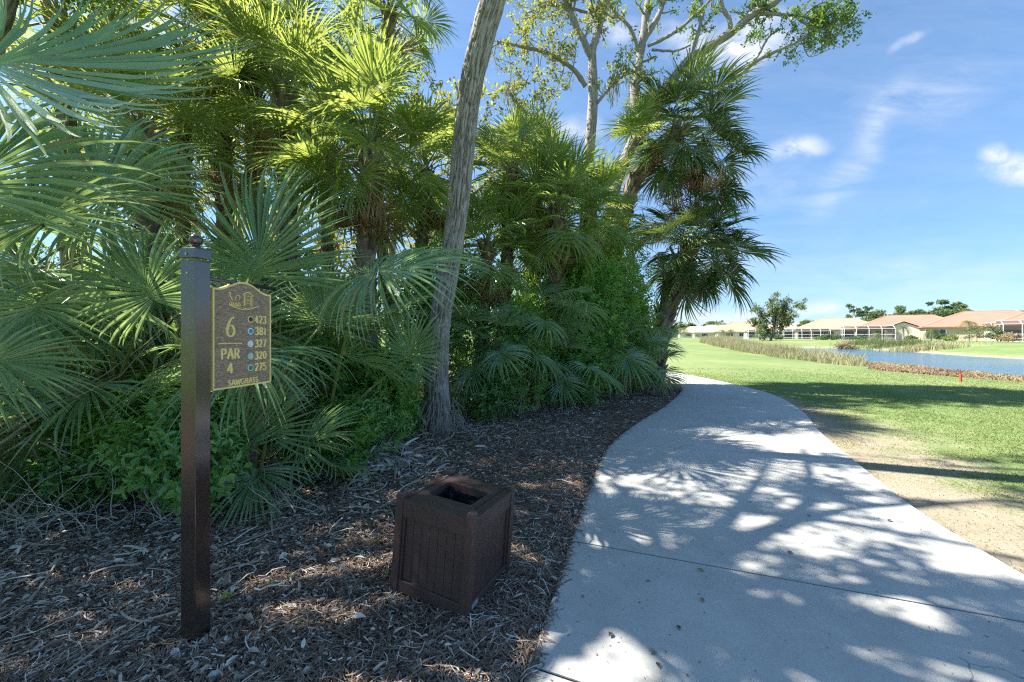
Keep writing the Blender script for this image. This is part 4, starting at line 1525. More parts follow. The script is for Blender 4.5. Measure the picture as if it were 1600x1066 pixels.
# ------------------------------------------------------------------ shrub placement
SH = [
    # x, y, rx, ry, h, mat, L, n
    ('leafy dark green shrub directly behind the marker post', -2.75, 3.45, .50, .38, 1.0, 'shrub_leaf_dark', 0.078, 504),
    ('leafy shrub left of the marker post with fresh green tips', -3.4, 3.75, .45, .35, 1.15, 'shrub_leaf', 0.074, 374),
    ('tall leafy shrub closing the gap before the booted palm', 3.75, 12.6, .75, .7, 4.4, 'shrub_leaf', 0.099, 1080),
    ('leafy shrub leaning on the booted palm trunk, left side', 4.15, 12.9, .5, .45, 2.6, 'shrub_leaf_dark', 0.092, 504),
    ('scrubby shrub under the arching palmetto fan', -1.75, 5.0, .42, .35, .8, 'shrub_leaf_dark', 0.064, 302),
    ('low leafy shrub in the left shade, left of the marker post', -3.9, 3.75, .65, .4, .85, 'shrub_leaf_dark', 0.071, 446),
    ('bright tipped shrub at the bed edge, below the hanging sign', -2.0, 4.55, .45, .35, .75, 'shrub_leaf', 0.071, 237),
    ('pale twiggy shrub with small leaves at the far left edge', -4.7, 3.1, .6, .4, .9, 'shrub_leaf_dark', 0.064, 158),
    ('glossy broadleaf shrub between the sign and the oak trunk', -2.1, 5.6, .7, .5, 1.35, 'shrub_leaf', 0.106, 302),
    ('upright shrub with large leaves just left of the oak trunk', -1.95, 6.3, .45, .4, 1.5, 'shrub_leaf', 0.121, 187),
    ('dark shrub right of the oak trunk at the bed edge', -.35, 7.6, .6, .5, 1.35, 'shrub_leaf_dark', 0.078, 432),
    ('light green shrub behind the dark one, right of the oak', .15, 8.4, .7, .6, 2.1, 'shrub_leaf', 0.085, 576),
    ('tangled shrub at the bed edge left of the low dark palmetto', .65, 9.0, .6, .5, 1.4, 'shrub_leaf_dark', 0.078, 432),
    ('tall bright green shrub climbing into the bushy palm', 1.75, 9.8, .95, .7, 4.1, 'shrub_leaf', 0.088, 2160),
    ('tall dense green shrub filling the gap left of the booted palm', 2.7, 11.2, .9, .8, 4.3, 'shrub_leaf', 0.088, 2016),
    ('shrub spilling onto the mulch below the stacked fans', 2.2, 10.3, .7, .5, 1.6, 'shrub_leaf_dark', 0.078, 540),
    ('small shrub at the foot of the booted palm', 3.9, 12.2, .55, .45, 1.3, 'shrub_leaf_dark', 0.078, 360),
    ('shrub with thin leaves between the two right palmettos', 3.1, 11.4, .6, .5, 1.7, 'shrub_leaf', 0.078, 468),
    ('deep shade shrub behind the arching palmetto fan', -3.2, 5.4, .8, .6, 1.5, 'shrub_leaf_dark', 0.085, 432),
    ('shrub in shade behind the left palmetto fans', -4.9, 4.9, .9, .6, 1.5, 'shrub_leaf_dark', 0.085, 432),
    ('tall shrub far left behind the palmetto stalks', -6.6, 5.2, 1.0, .8, 2.2, 'shrub_leaf_dark', 0.099, 504),
    ('high leafy shrub behind the bushy palm, left of two', .5, 10.8, 1.0, .8, 4.6, 'shrub_leaf', 0.106, 1080),
    ('high leafy shrub behind the bushy palm, right of two', 1.9, 11.8, 1.1, .8, 5.4, 'shrub_leaf', 0.106, 1224),
    ('tall airy shrub between the broad palm and the oak', -1.6, 8.6, .9, .8, 3.6, 'shrub_leaf', 0.106, 648),
    ('tall airy shrub behind the hole sign', -4.3, 8.4, 1.2, .9, 3.4, 'shrub_leaf', 0.114, 648),
    ('tall sunlit shrub at the left behind the thin palm', -7.6, 9.0, 1.4, 1.0, 3.6, 'shrub_leaf', 0.114, 648),
    ('low dark creeper shrub under the big bright one', 1.35, 9.15, .6, .4, 1.1, 'shrub_leaf_dark', 0.071, 360),
]
for i, (lab, x, y, rx, ry, h, mt, L, n) in enumerate(SH):
    shrub(lab, x, y, rx, ry, h, 400 + i, mt, L, n, blobs=9 if h < 3 else 22, stems=9 if h < 3 else 16)


def thicket():
    """the uncountable leaf mass deep behind the front plants, plus an added one behind the viewer"""
    rng = np.random.RandomState(900)
    n = 52000
    y = rng.uniform(7.5, 19, n)
    x = rng.uniform(-19, 3.2, n)
    keep = (x < edge_left_x(y) - 2.4) & ~((x > .6 * 1) & (y > 15))
    h = 1.2 + 3.4 * vnoise(x * .45 + 11, y * .45 + 3)
    z = rng.uniform(0, 1, n) ** 1.1 * h
    x, y, z = x[keep], y[keep], z[keep]
    m = 16000  # unseen leaf mass behind the viewer, added to darken reflections in the post
    xb, yb = rng.uniform(-14, -2.2, m), rng.uniform(-9, -1.6, m)
    hb = 1.5 + 3.5 * vnoise(xb * .45 + 11, yb * .45 + 30)
    x, y, z = np.concatenate([x, xb]), np.concatenate([y, yb]), np.concatenate([z, rng.rand(m) * hb])
    cl = vnoise(x * 1.3, y * 1.3, z * 1.3 + 5)
    kp = cl > .36
    x, y, z, cl = x[kp], y[kp], z[kp], cl[kp]
    P = np.stack([x, y, z], 1)
    V, f = leaf_diam(P, rdir(rng, len(P)), rdir(rng, len(P)) + (0, 0, .8), rng.uniform(.10, .22, len(P)), rng.uniform(.04, .08, len(P)))
    a = np.clip(cl + rng.normal(size=len(P)) * .15 - .1, 0, 1)
    o = mesh_np('undergrowth', V, f, M['shrub_leaf_dark'], attr={'v': np.repeat(a, 4)}, smooth=False)
    tag(o, 'dense dark undergrowth filling the wood behind the palms, plus an added unseen mass behind the viewer', 'undergrowth', kind='stuff')


thicket()
#@@OBJ
# ------------------------------------------------------------------ hole marker: post + hanging sign
PA = R_(-9)
UX = np.array([math.cos(PA), math.sin(PA), 0])     # local x (towards the viewer's right)
UY = np.array([-math.sin(PA), math.cos(PA), 0])    # local y (away)
PC = np.array([-1.663, 2.095])


def marker_post():
    z0 = float(mz(*PC))
    H = 2.04 - z0
    o = thing('marker_post', 'dark bronze square metal post with a ball on top, standing in pine straw', 'post', (PC[0], PC[1], z0), PA)
    s = .088
    b = MB()
    b.box((0, 0, H / 2 - .1), (s, s, H + .1))
    b.build('shaft', M['post_metal'], o, bevel=.003)
    b = MB()
    b.box((0, 0, H - .012), (s + .008, s + .008, .050))
    b.box((0, 0, H + .0165), (s + .004, s + .004, .007), taper=.8)
    b.build('post_cap', M['post_metal'], o, bevel=.003)
    b = MB()
    r = .031
    prof = [(.026, 0), (.026, .006), (.016, .010), (.016, .016)]
    for i in range(0, 15):
        a = -PI / 2 + .5 + (PI - .5) * i / 14
        prof.append((r * math.cos(a) + 1e-4, .016 + r * .88 + r * math.sin(a)))
    b.lathe(prof, 24, (0, 0, H + .020))
    b.build('ball_finial', M['post_metal'], o, smooth=True)
    b = MB()
    zb = 1.912 - z0
    b.tube([(0, s / 2 - .01, zb), (0, .56, zb)], .0115, 14)
    b.tube([(0, .555, zb), (0, .566, zb)], .014, 14)
    b.build('sign_arm', M['post_metal'], o, smooth=True)
    for dz in (.012, -.085):
        b = MB()
        M_ = Matrix.Rotation(PI / 2, 3, 'X')
        th = np.arange(12) * PI / 6
        b.prism(np.stack([np.cos(th), np.sin(th)], 1) * .0055, 0, .003, M=Matrix.Translation((-.004, -(s / 2 + (.006 if dz > 0 else 0)), H - .03 + dz - .0)) @ Matrix.Rotation(PI / 2, 4, 'X'))
        b.build('screw', M['screw'], o)
    return o


marker_post()

SW, SH_ = .423, .567


def arc(cx, cy, rx, ry, a0, a1, n=16):
    t = np.radians(np.linspace(a0, a1, n))
    return list(zip(cx + rx * np.cos(t), cy + ry * np.sin(t)))


GL = {
    '0': [arc(.5, .5, .40, .46, 0, 360, 26)],
    '1': [[(.22, .80), (.52, .95), (.52, 0)]],
    '2': [arc(.47, .70, .36, .26, 165, -38) + [(.10, .04)], [(.08, .04), (.92, .04)]],
    '3': [arc(.42, .73, .36, .23, 150, -88), arc(.42, .27, .42, .26, 86, -152)],
    '4': [[(.68, 0), (.68, .95)], [(.68, .95), (.05, .30), (.97, .30)]],
    '5': [[(.85, .94), (.26, .94), (.20, .54)] + arc(.42, .30, .44, .28, 118, -150)],
    '6': [arc(.5, .29, .39, .27, 0, 360, 24), [(.86, .97), (.55, .88), (.28, .66), (.13, .42), (.11, .29)]],
    '7': [[(.06, .94), (.92, .94), (.34, 0)]],
    '8': [arc(.5, .73, .31, .22, 0, 360, 22), arc(.5, .26, .40, .25, 0, 360, 22)],
    'P': [[(.16, 0), (.16, .95)], [(.16, .93)] + arc(.50, .70, .36, .23, 90, -90) + [(.16, .47)]],
    'A': [[(.02, 0), (.50, .97)], [(.50, .97), (.98, 0)], [(.20, .34), (.80, .34)]],
    'R': [[(.16, 0), (.16, .95)], [(.16, .93)] + arc(.46, .70, .36, .23, 90, -90) + [(.16, .47)], [(.48, .47), (.95, 0)]],
    'S': [arc(.50, .71, .34, .23, 35, 262), arc(.48, .26, .37, .24, 95, -150)],
    'W': [[(0, .95), (.26, 0)], [(.26, 0), (.5, .85)], [(.5, .85), (.74, 0)], [(.74, 0), (1, .95)]],
    'G': [arc(.5, .5, .44, .46, 48, 320, 22), [(.88, .46), (.88, .10)], [(.60, .45), (.92, .45)]],
}


def glyph(b, ch, x, z, w_, h, wmin, wmax, depth, y0):
    """calligraphic strokes, drawn in the local yz plane facing +x; (x -> along local y)"""
    for si, st in enumerate(GL[ch]):
        P = np.array(st, float) * (w_, h)
        # densify
        Q = [P[0]]
        for a, c in zip(P[:-1], P[1:]):
            m = max(1, int(np.linalg.norm(c - a) / (h * .12)))
            for k in range(1, m + 1):
                Q.append(a + (c - a) * k / m)
        P = np.array(Q)
        T = np.gradient(P, axis=0)
        T /= np.linalg.norm(T, axis=1)[:, None] + 1e-9
        N = np.stack([-T[:, 1], T[:, 0]], 1)
        wd = (wmin + (wmax - wmin) * np.abs(T[:, 1]) ** 1.2)[:, None] / 2
        A, B = P + N * wd, P - N * wd
        d = depth + si * .0003
        n = len(P)
        mk = lambda q, dd: np.stack([np.full(n, y0 + dd), x + q[:, 0], z + q[:, 1]], 1)
        V = np.concatenate([mk(A, d), mk(B, d), mk(A, -.001), mk(B, -.001)])
        f = []
        for i in range(n - 1):
            f += [(i, n + i, n + i + 1, i + 1), (2 * n + i, i, i + 1, 2 * n + i + 1), (n + i, 3 * n + i, 3 * n + i + 1, n + i + 1)]
        f += [(0, 2 * n, 3 * n, n), (n - 1, 2 * n - 1, 4 * n - 1, 3 * n - 1)]
        b.add(V, f)


def text(b, s, x0, x1, z0, z1, wmin, wmax, depth=.004, y0=0.0, gap=.18, widths=None):
    ws = [{'1': .75, 'W': 1.35, 'A': 1.1, 'S': .8, 'G': 1.15}.get(c, 1.0) for c in s]
    tot = sum(ws) + gap * (len(s) - 1)
    u = (x1 - x0) / tot
    x = x0
    for c, q in zip(s, ws):
        glyph(b, c, x, z0, q * u, z1 - z0, wmin, wmax, depth, y0)
        x += (q + gap) * u


def hole_sign():
    zb = 1.299
    c = np.array([PC[0], PC[1], 0]) + UY * .084 + UX * .0
    o = thing('hole_sign', 'carved brown golf hole sign with gold rim and numbers, hanging from the post arm', 'sign', (c[0], c[1], zb), PA)
    X0 = .012      # front face of the board (local x)

    def outline(off=0.0, n=40):
        t = np.linspace(0, 1, n)
        s = t * SW
        top = SH_ + .056 * (0.5 - .5 * np.cos(2 * PI * np.clip((t - .07) / .86, 0, 1))) ** .9
        pts = [(0, 0), (SW, 0)] + [(a, q) for a, q in zip(s[::-1], top[::-1])]
        pts = np.array(pts)
        cc = np.array([SW / 2, SH_ / 2])
        if off:
            d = cc - pts
            pts = pts + np.sign(d) * np.minimum(np.abs(d), off) * np.where(np.arange(len(pts))[:, None] >= 2, np.array([[0, 1]]), 1)
            pts[:, 0] = np.clip(pts[:, 0], off, SW - off)
        return pts
    # board: prism in (y,z) plane extruded along x
    Mx = Matrix(((0, 0, 1, 0), (1, 0, 0, 0), (0, 1, 0, 0), (0, 0, 0, 1)))
    b = MB()
    b.prism(outline(0), -.012, X0 - .003, M=Mx)
    b.build('board_back', M['gold'], o)
    b = MB()
    b.prism(outline(.0075), X0 - .006, X0 - .0008, M=Mx)
    b.build('board_face', M['sign_brown'], o)
    # raised rim
    A, B = outline(0), outline(.0105)
    n = len(A)
    b = MB()
    V = np.concatenate([np.c_[np.full(n, X0 + .003), A], np.c_[np.full(n, X0 + .003), B], np.c_[np.full(n, X0 - .004), A], np.c_[np.full(n, X0 - .004), B]])
    f = []
    for i in range(n):
        j = (i + 1) % n
        f += [(i, j, n + j, n + i), (2 * n + i, 2 * n + j, j, i), (n + i, n + j, 3 * n + j, 3 * n + i)]
    b.add(V, f)
    b.build('rim', M['gold'], o)
    for y in (.045, SW - .045):
        b = MB()
        b.box((0, y, .60), (.006, .012, .045))
        b.build('hanger', M['post_metal'], o)
    # writing (z measured from the lower edge)
    Z = lambda q: q - zb
    b = MB()
    glyph(b, '6', .084, Z(1.595), .062, .118, .009, .016, .004, X0)
    b.build('hole_number', M['gold'], o)
    b = MB()
    b.box((X0 + .0015, .114, Z(1.557)), (.005, .156, .0065))
    b.build('divider_bar', M['gold'], o)
    b = MB()
    text(b, 'PAR', .052, .176, Z(1.468), Z(1.530), .0065, .0125, y0=X0)
    glyph(b, '4', .092, Z(1.386), .040, .060, .0065, .0125, .004, X0)
    b.build('par_lettering', M['gold'], o)
    b = MB()
    text(b, 'SAWGRASS', .098, .315, Z(1.314), Z(1.347), .0045, .0065, y0=X0)
    b.build('name_lettering', M['gold'], o)
    cols = {'black_tee_dot': (.03, .03, .03), 'blue_tee_dot': (.03, .27, .55), 'white_tee_dot': (.75, .75, .76), 'pale_green_tee_dot': (.42, .62, .55), 'green_tee_dot': (.05, .20, .12)}
    zs = [1.701, 1.6285, 1.552, 1.4766, 1.405]
    th = np.arange(24) * PI / 12
    circ = np.stack([np.cos(th), np.sin(th)], 1)
    for nbr, z in zip(('423', '381', '327', '320', '275'), zs):
        b = MB()
        text(b, nbr, .291, .382, Z(z) - .022, Z(z) + .026, .0060, .0108, y0=X0)
        b.build('yardage_number', M['gold'], o)
    ringm = {'black_tee_dot': 'gold', 'blue_tee_dot': 'white_trim', 'white_tee_dot': 'white_trim', 'pale_green_tee_dot': 'pale_green_tee_dot', 'green_tee_dot': 'pale_ring'}
    M['pale_ring'] = paint('pale_ring', (.55, .62, .48), .5, .4)
    for (nm, cc), z in zip(cols.items(), zs):
        M[nm] = paint(nm, cc, .4, .5, var=.05)
        b = MB()
        b.prism(circ * .0205 + (.2585, Z(z)), X0 - .002, X0 + .003, M=Mx)
        r = b.build(nm, M[ringm[nm]], o)
        b = MB()
        b.prism(circ * .0145 + (.2585, Z(z)), X0 + .002, X0 + .0045, M=Mx)
        b.build('dot_centre', M[nm], r)
    # emblem: a small gate house with a bird and grass tufts on a stroke of land, carved in relief
    b = MB()

    def stroke(pts, wdt, d=.003, m=16):
        P = spline(np.array(pts, float), m) if len(pts) > 2 else np.array(pts, float)
        T = np.gradient(P, axis=0)
        T /= np.linalg.norm(T, axis=1)[:, None] + 1e-9
        N = np.stack([-T[:, 1], T[:, 0]], 1)
        wd = np.linspace(wdt, wdt * .6, len(P))[:, None] / 2
        n_ = len(P)
        A_, B_ = P + N * wd, P - N * wd
        V = np.concatenate([np.c_[np.full(n_, X0 + d), A_], np.c_[np.full(n_, X0 + d), B_], np.c_[np.full(n_, X0 - .001), A_], np.c_[np.full(n_, X0 - .001), B_]])
        f = []
        for i in range(n_ - 1):
            f += [(i, n_ + i, n_ + i + 1, i + 1), (2 * n_ + i, i, i + 1, 2 * n_ + i + 1), (n_ + i, 3 * n_ + i, 3 * n_ + i + 1, n_ + i + 1)]
        b.add(V, f)
    z0 = Z(1.76)
    # land stroke
    stroke([(.105, z0 + .020), (.15, z0 + .006), (.205, z0 - .004), (.26, z0 + .004), (.325, z0 + .028)], .006)
    stroke([(.20, z0 + .003), (.25, z0 + .010), (.30, z0 + .014)], .004, .0034)
    # gate house
    stroke([(.212, z0 + .020), (.212, z0 + .083)], .006, .0031)
    stroke([(.268, z0 + .020), (.268, z0 + .083)], .006, .0032)
    stroke([(.222, z0 + .024), (.222, z0 + .078)], .003, .0033)
    stroke([(.258, z0 + .024), (.258, z0 + .078)], .003, .0034)
    stroke([(.200, z0 + .084), (.240, z0 + .104), (.280, z0 + .084)], .007, .0036)
    stroke([(.204, z0 + .080), (.276, z0 + .080)], .004, .0038)
    stroke([(.224, z0 + .038), (.256, z0 + .038)], .004, .0039)
    stroke([(.230, z0 + .048), (.240, z0 + .060), (.250, z0 + .048)], .004, .004)
    # bird with raised neck, and tufts
    stroke([(.100, z0 + .090), (.112, z0 + .086), (.113, z0 + .070), (.122, z0 + .055), (.130, z0 + .045)], .006, .0041)
    stroke([(.092, z0 + .072), (.108, z0 + .074)], .004, .0042)
    stroke([(.145, z0 + .048), (.155, z0 + .075), (.172, z0 + .080), (.180, z0 + .062), (.168, z0 + .048)], .0035, .0043)
    for i in range(9):
        x = .112 + i * .008
        stroke([(x, z0 + .012), (x + (i - 4) * .0015, z0 + .030 + .008 * (i % 2))], .004, .0044 + i * .0001)
    b.build('emblem', M['gold'], o)
    return o


hole_sign()


# ------------------------------------------------------------------ litter bin
def litter_bin():
    c = (-.39, 2.61)
    z0 = float(mz(*c)) - .005
    o = thing('litter_bin', 'square dark brown plastic litter bin with grooved panels and open top, leaning slightly', 'litter bin', (c[0], c[1], z0), 0)
    o.rotation_euler = (Matrix.Rotation(R_(4.2), 4, 'Y') @ Matrix.Rotation(R_(-25.2), 4, 'Z')).to_euler()
    S, H = .56, .60
    h = S / 2
    pw = .052
    for sx in (-1, 1):
        for sy in (-1, 1):
            b = MB()
            b.box((sx * (h - pw / 2), sy * (h - pw / 2), H / 2 - .01), (pw, pw, H + .02))
            b.box((sx * (h - pw / 2), sy * (h - pw / 2), H + .008), (pw - .002, pw - .002, .016), taper=.72)
            b.build('corner_post', M['can_plastic'], o, bevel=.004)
    gm = 5
    for k in range(4):
        Rz = Matrix.Rotation(k * PI / 2, 3, 'Z')

        def bx(b, c_, s_, a=.5):
            V = Rz @ Vector(c_)
            s2 = (s_[1], s_[0], s_[2]) if k % 2 else s_
            b.box(V, s2, a=a)
        W = S - 2 * pw
        b = MB()
        yf = -h
        bx(b, (0, yf + .020, H - .075), (W, .026, .105))           # top rail
        bx(b, (0, yf + .020, .045), (W, .026, .075))               # bottom rail
        bx(b, (-W / 2 + .009, yf + .024, H * .46), (.018, .022, H * .66))
        bx(b, (W / 2 - .009, yf + .024, H * .46), (.018, .022, H * .66))
        b.build('side_frame', M['can_plastic'], o, bevel=.003)
        b = MB()
        n = 7
        pwid = (W - .036) / n
        for i in range(n):
            bx(b, (-W / 2 + .018 + pwid * (i + .5), yf + .034, H * .455), (pwid - .0022, .014, H * .665))
        bx(b, (0, yf + .043, H * .455), (W, .008, H * .68))
        b.build('side_panel', M['can_plastic'], o, bevel=.0025)
    # lid with a rounded rectangular opening
    b = MB()
    lz, lt = H - .020, .018
    ow, oh, rc = .160, .118, .022
    inner = []
    for cx, cy, a0 in ((ow - rc, oh - rc, 0), (-ow + rc, oh - rc, 90), (-ow + rc, -oh + rc, 180), (ow - rc, -oh + rc, 270)):
        for a in np.linspace(a0, a0 + 90, 6):
            inner.append((cx + rc * math.cos(R_(a)), cy + rc * math.sin(R_(a))))
    inner = np.array(inner)
    q = h - .012
    outer = []
    for p in inner:
        s = q / max(abs(p[0]) / 1.0, abs(p[1]) / 1.0, 1e-6)
        outer.append(None)
    # outer ring matched to inner by corner/edge parameter
    outer = np.array([(np.sign(p[0]) * q if abs(p[0]) / ow >= abs(p[1]) / oh else p[0] / abs(p[1]) * q * oh / ow, 0) for p in inner])
    outer = []
    for p in inner:
        u, v = p[0] / ow, p[1] / oh
        m_ = max(abs(u), abs(v))
        outer.append((u / m_ * (h - .004), v / m_ * (h - .004)))
    outer = np.array(outer)
    n = len(inner)
    # keep corner posts clear: clip the lid corners inwards
    V = np.concatenate([np.c_[inner, np.full(n, lz)], np.c_[outer, np.full(n, lz)], np.c_[inner * (1 - .004 / .1), np.full(n, lz - .006)], np.c_[inner, np.full(n, lz - .05)], np.c_[outer, np.full(n, lz - lt)]])
    f = []
    for i in range(n):
        j = (i + 1) % n
        f += [(i, j, n + j, n + i)[::-1], (i, 3 * n + i, 3 * n + j, j)[::-1], (n + i, n + j, 4 * n + j, 4 * n + i)[::-1]]
    b.add(V, f)
    lid = b.build('lid', M['can_plastic'], o)
    b = MB()
    for sx in (-1, 1):
        b.box((sx * (h - .066), 0, lz + .0022), (.0022, S - .03, .0012))
    b.build('lid_seam', M['joint'], o)
    b = MB()
    for sy in (-.14, .14):
        b.box((-h + .045, sy + .05, lz + .004), (.012, .05, .006))
    b.build('hinge', M['screw'], o, bevel=.001)
    # black bag liner
    rng = np.random.RandomState(4)
    b = MB()
    rings = []
    m = 48
    for k, (sc_, z) in enumerate(((1.06, lz - .022), (1.05, lz - .06), (1.12, lz - .12), (1.05, lz - .22), (.95, lz - .34), (.6, lz - .42), (.05, lz - .43))):
        th = np.arange(m) * 2 * PI / m
        e = np.sign(np.cos(th)) * np.abs(np.cos(th)) ** .5 * ow, np.sign(np.sin(th)) * np.abs(np.sin(th)) ** .5 * oh
        wv = 1 + (.09 * rng.normal(size=m) if k else 0)
        rings.append(np.c_[e[0] * sc_ * wv, e[1] * sc_ * wv, np.full(m, z) + (rng.normal(size=m) * .008 if k else 0)])
    K = len(rings)
    f = [(k * m + i, k * m + (i + 1) % m, (k + 1) * m + (i + 1) % m, (k + 1) * m + i) for k in range(K - 1) for i in range(m)]
    b.add(np.concatenate(rings), f)
    b.build('bag_liner', M['black_bag'], o, smooth=True)
    # small maker's plate, unlettered at this size except two faint lines
    M['plate'] = simple_mat('plate', [(.35, (.18, .22, .26)), (.65, (.42, .47, .52))], .35, .5, 60, 4)
    b = MB()
    b.box((h - .0065, -h + .092, .055), (.003, .075, .030))
    b.build('maker_plate', M['plate'], o)
    return o


litter_bin()


def stake(label, x, y, z, h, w_):
    b = MB()
    b.box((0, 0, h / 2 - .03), (w_, w_, h + .06), taper=.95)
    b.box((0, 0, h + .006), (w_ * .9, w_ * .9, .012), taper=.5)
    o = b.build('hazard_stake', M['red_paint'], None, bevel=.004, loc=(x, y, z))
    tag(o, label, 'stake', 'red hazard stakes')


stake('short red stake standing in the sunny lawn near the pond edge', 16.0, 14.2, float(gz(16.0, 14.2)), .27, .055)
stake('small red marker at the foot of the booted palm by the path', 5.12, 13.0, -.02, .26, .06)


# ------------------------------------------------------------------ houses beyond the pond
def house(label, x, y, z, rot, W, D, eave, ridge, roofm, wallm, lanais=(), win=(), hip=.5, gable=None):
    o = thing('house', label, 'house', (x, y, z), rot)
    b = MB()
    b.box((0, 0, eave / 2 - .3), (W, D, eave + .6))
    b.build('wall', M[wallm], o)
    ov = .6
    w2, d2 = W / 2 + ov, D / 2 + ov
    rl = max(.3, w2 - d2)
    b = MB()
    V = [(-w2, -d2, eave), (w2, -d2, eave), (w2, d2, eave), (-w2, d2, eave), (-rl, 0, ridge), (rl, 0, ridge),
         (-w2, -d2, eave - .18), (w2, -d2, eave - .18), (w2, d2, eave - .18), (-w2, d2, eave - .18)]
    b.add(V, [(0, 1, 5, 4), (2, 3, 4, 5), (6, 7, 1, 0), (7, 8, 2, 1), (8, 9, 3, 2), (9, 6, 0, 3), (9, 8, 7, 6)], [(1, 2, 5), (3, 0, 4)])
    # ridge and hip caps
    for a, c in ((4, 5), (0, 4), (1, 5), (2, 5), (3, 4)):
        b.tube([V[a], V[c]], .06, 6)
    rf = b.build('roof', M[roofm], o)
    if gable:
        gx, gw, gh, proj = gable
        b = MB()
        y0, y1 = -D / 2 - proj, 0
        zt = eave + gh
        b.add([(gx - gw / 2 - .4, y0 - .4, eave - .05), (gx + gw / 2 + .4, y0 - .4, eave - .05), (gx, y0 - .4, zt), (gx - gw / 2 - .4, y1, eave - .05), (gx + gw / 2 + .4, y1, eave - .05), (gx, y1, zt)],
              [(0, 2, 5, 3), (2, 1, 4, 5)])
        b.build('gable_roof', M[roofm], o)
        b = MB()
        b.add([(gx - gw / 2, y0, -.3), (gx + gw / 2, y0, -.3), (gx + gw / 2, y0, eave), (gx, y0, zt - .25), (gx - gw / 2, y0, eave), (gx - gw / 2, y1, -.3), (gx - gw / 2, y1, eave), (gx + gw / 2, y1, -.3), (gx + gw / 2, y1, eave)],
              [(0, 1, 2, 4), (5, 0, 4, 6), (1, 7, 8, 2)], [(4, 2, 3)])
        b.build('gable_wall', M['stucco'], o)
    for (wx, ww, wz, wh) in win:
        f = MB()
        f.box((wx, -D / 2 - .02, wz + wh / 2), (ww + .2, .08, wh + .2))
        fo = f.build('window', M['white_trim'], o)
        g = MB()
        n = max(1, int(ww / 1.0))
        for i in range(n):
            g.box((wx - ww / 2 + (i + .5) * ww / n, -D / 2 - .075, wz + wh / 2), (ww / n - .08, .03, wh))
        g.build('pane', M['dark_glass'], fo)
    for (lx, lw, ld, lh) in lanais:
        b = MB()
        p = .11
        y0 = -D / 2 - ld
        nx = max(2, int(lw / 2.2))
        ny = max(1, int(ld / 2.2))
        xs = np.linspace(lx - lw / 2, lx + lw / 2, nx + 1)
        ys = np.linspace(y0, -D / 2 - .05, ny + 1)
        rz = lh + .7
        for q in xs:
            b.box((q, y0, lh / 2), (p, p, lh))
            b.tube([(q, y0, lh), (q, y0 + ld * .35, rz), (q, -D / 2, rz)], p * .5, 4)
        for q in ys[1:]:
            for sx in (xs[0], xs[-1]):
                b.box((sx, q, lh / 2), (p, p, lh))
        for zz in (.5, 1.35, lh):
            b.box((lx, y0, zz), (lw, p * .8, p * .8))
            for sx in (xs[0], xs[-1]):
                b.box((sx, (y0 - D / 2) / 2, zz), (p * .8, ld, p * .8))
        b.box((lx, y0 + ld * .35, rz), (lw, p, p))
        en = b.build('screen_enclosure', M['white_trim'], o)
        b = MB()
        b.add([(xs[0], y0 + .03, 0), (xs[-1], y0 + .03, 0), (xs[-1], y0 + .03, lh), (xs[0], y0 + .03, lh), (xs[0], y0 + ld * .35, rz), (xs[-1], y0 + ld * .35, rz), (xs[-1], -D / 2, rz), (xs[0], -D / 2, rz), (xs[0], -D / 2, 0), (xs[-1], -D / 2, 0)],
              [(0, 1, 2, 3), (3, 2, 5, 4), (4, 5, 6, 7), (0, 3, 7, 8), (1, 9, 6, 2)], [(3, 4, 7), (2, 6, 5)])
        b.build('screen_mesh', M['screen'], en)
        b = MB()
        n = max(1, int(lw / 3))
        for i in range(n):
            b.box((lx - lw / 2 + (i + .5) * lw / n, -D / 2 - .03, 1.1), (lw / n * .7, .05, 2.1))
        b.build('sliding_door', M['dark_glass'], o)
    b = MB()
    for lx, lw, ld, lh in lanais:
        b.box((lx, -D / 2 - ld / 2, .04), (lw + .5, ld + .4, .12))
    if b.V:
        b.build('patio_slab', M['stucco'], o)
    return o


def at(px, d):
    x = (px - 800) / F * d
    return x, d, float(gz(x, d))


def hs(label, px, d, W, D, eave, ridge, roofm, wallm='stucco', rot=None, **kw):
    x, y, z = at(px, d)
    if rot is None:
        rot = -math.atan2(x, y) * .75
    return house(label, x, y, z, rot, W, D, eave, ridge, roofm, wallm, **kw)


hs('orange tiled house left of the biggest one, white gable and long screened porches', 1420, 98, 20, 12, 2.9, 6.1, 'roof_orange', gable=(-2.5, 6, 1.5, 2.2), win=((-9.5, 2, .9, 1.4),), lanais=((-9, 9, 5.5, 2.7), (6.5, 10, 5.5, 2.8)))
hs('biggest orange tiled house with a broad hip roof and a white framed screen cage', 1544, 86, 21, 14, 3.0, 6.4, 'roof_orange', 'stucco_tan', win=((-9, 3, .6, 1.8),), lanais=((4, 12, 5, 2.9),))
hs('orange roofed house cut by the right edge with a tall screen cage', 1650, 76, 18, 12, 2.9, 5.9, 'roof_orange', lanais=((-3, 11, 5, 3.2),))
hs('beige roofed house near the middle with a white framed screen cage', 1308, 122, 21, 13, 2.9, 6.3, 'roof_tan', win=((-3, 2.5, .8, 1.4),), lanais=((8.5, 13, 6, 2.9), (-9, 11, 5, 2.4)))
hs('beige house mostly hidden behind the round lone tree', 1222, 150, 24, 13, 2.8, 6.0, 'roof_pale', lanais=((-4, 16, 6, 2.6),))
hs('pale roofed house left of the lone tree with a screened porch', 1163, 190, 24, 14, 3.0, 7.6, 'roof_tan', win=((-7, 3, .8, 1.5), (-2, 2, .8, 1.5)), lanais=((6, 12, 6, 3.0),))
hs('low pale house third from the left end of the far row', 1121, 220, 24, 14, 3.0, 7.2, 'roof_pale', win=((-7, 3, .8, 1.5), (2, 3, .8, 1.5), (8, 3, .8, 1.5)))
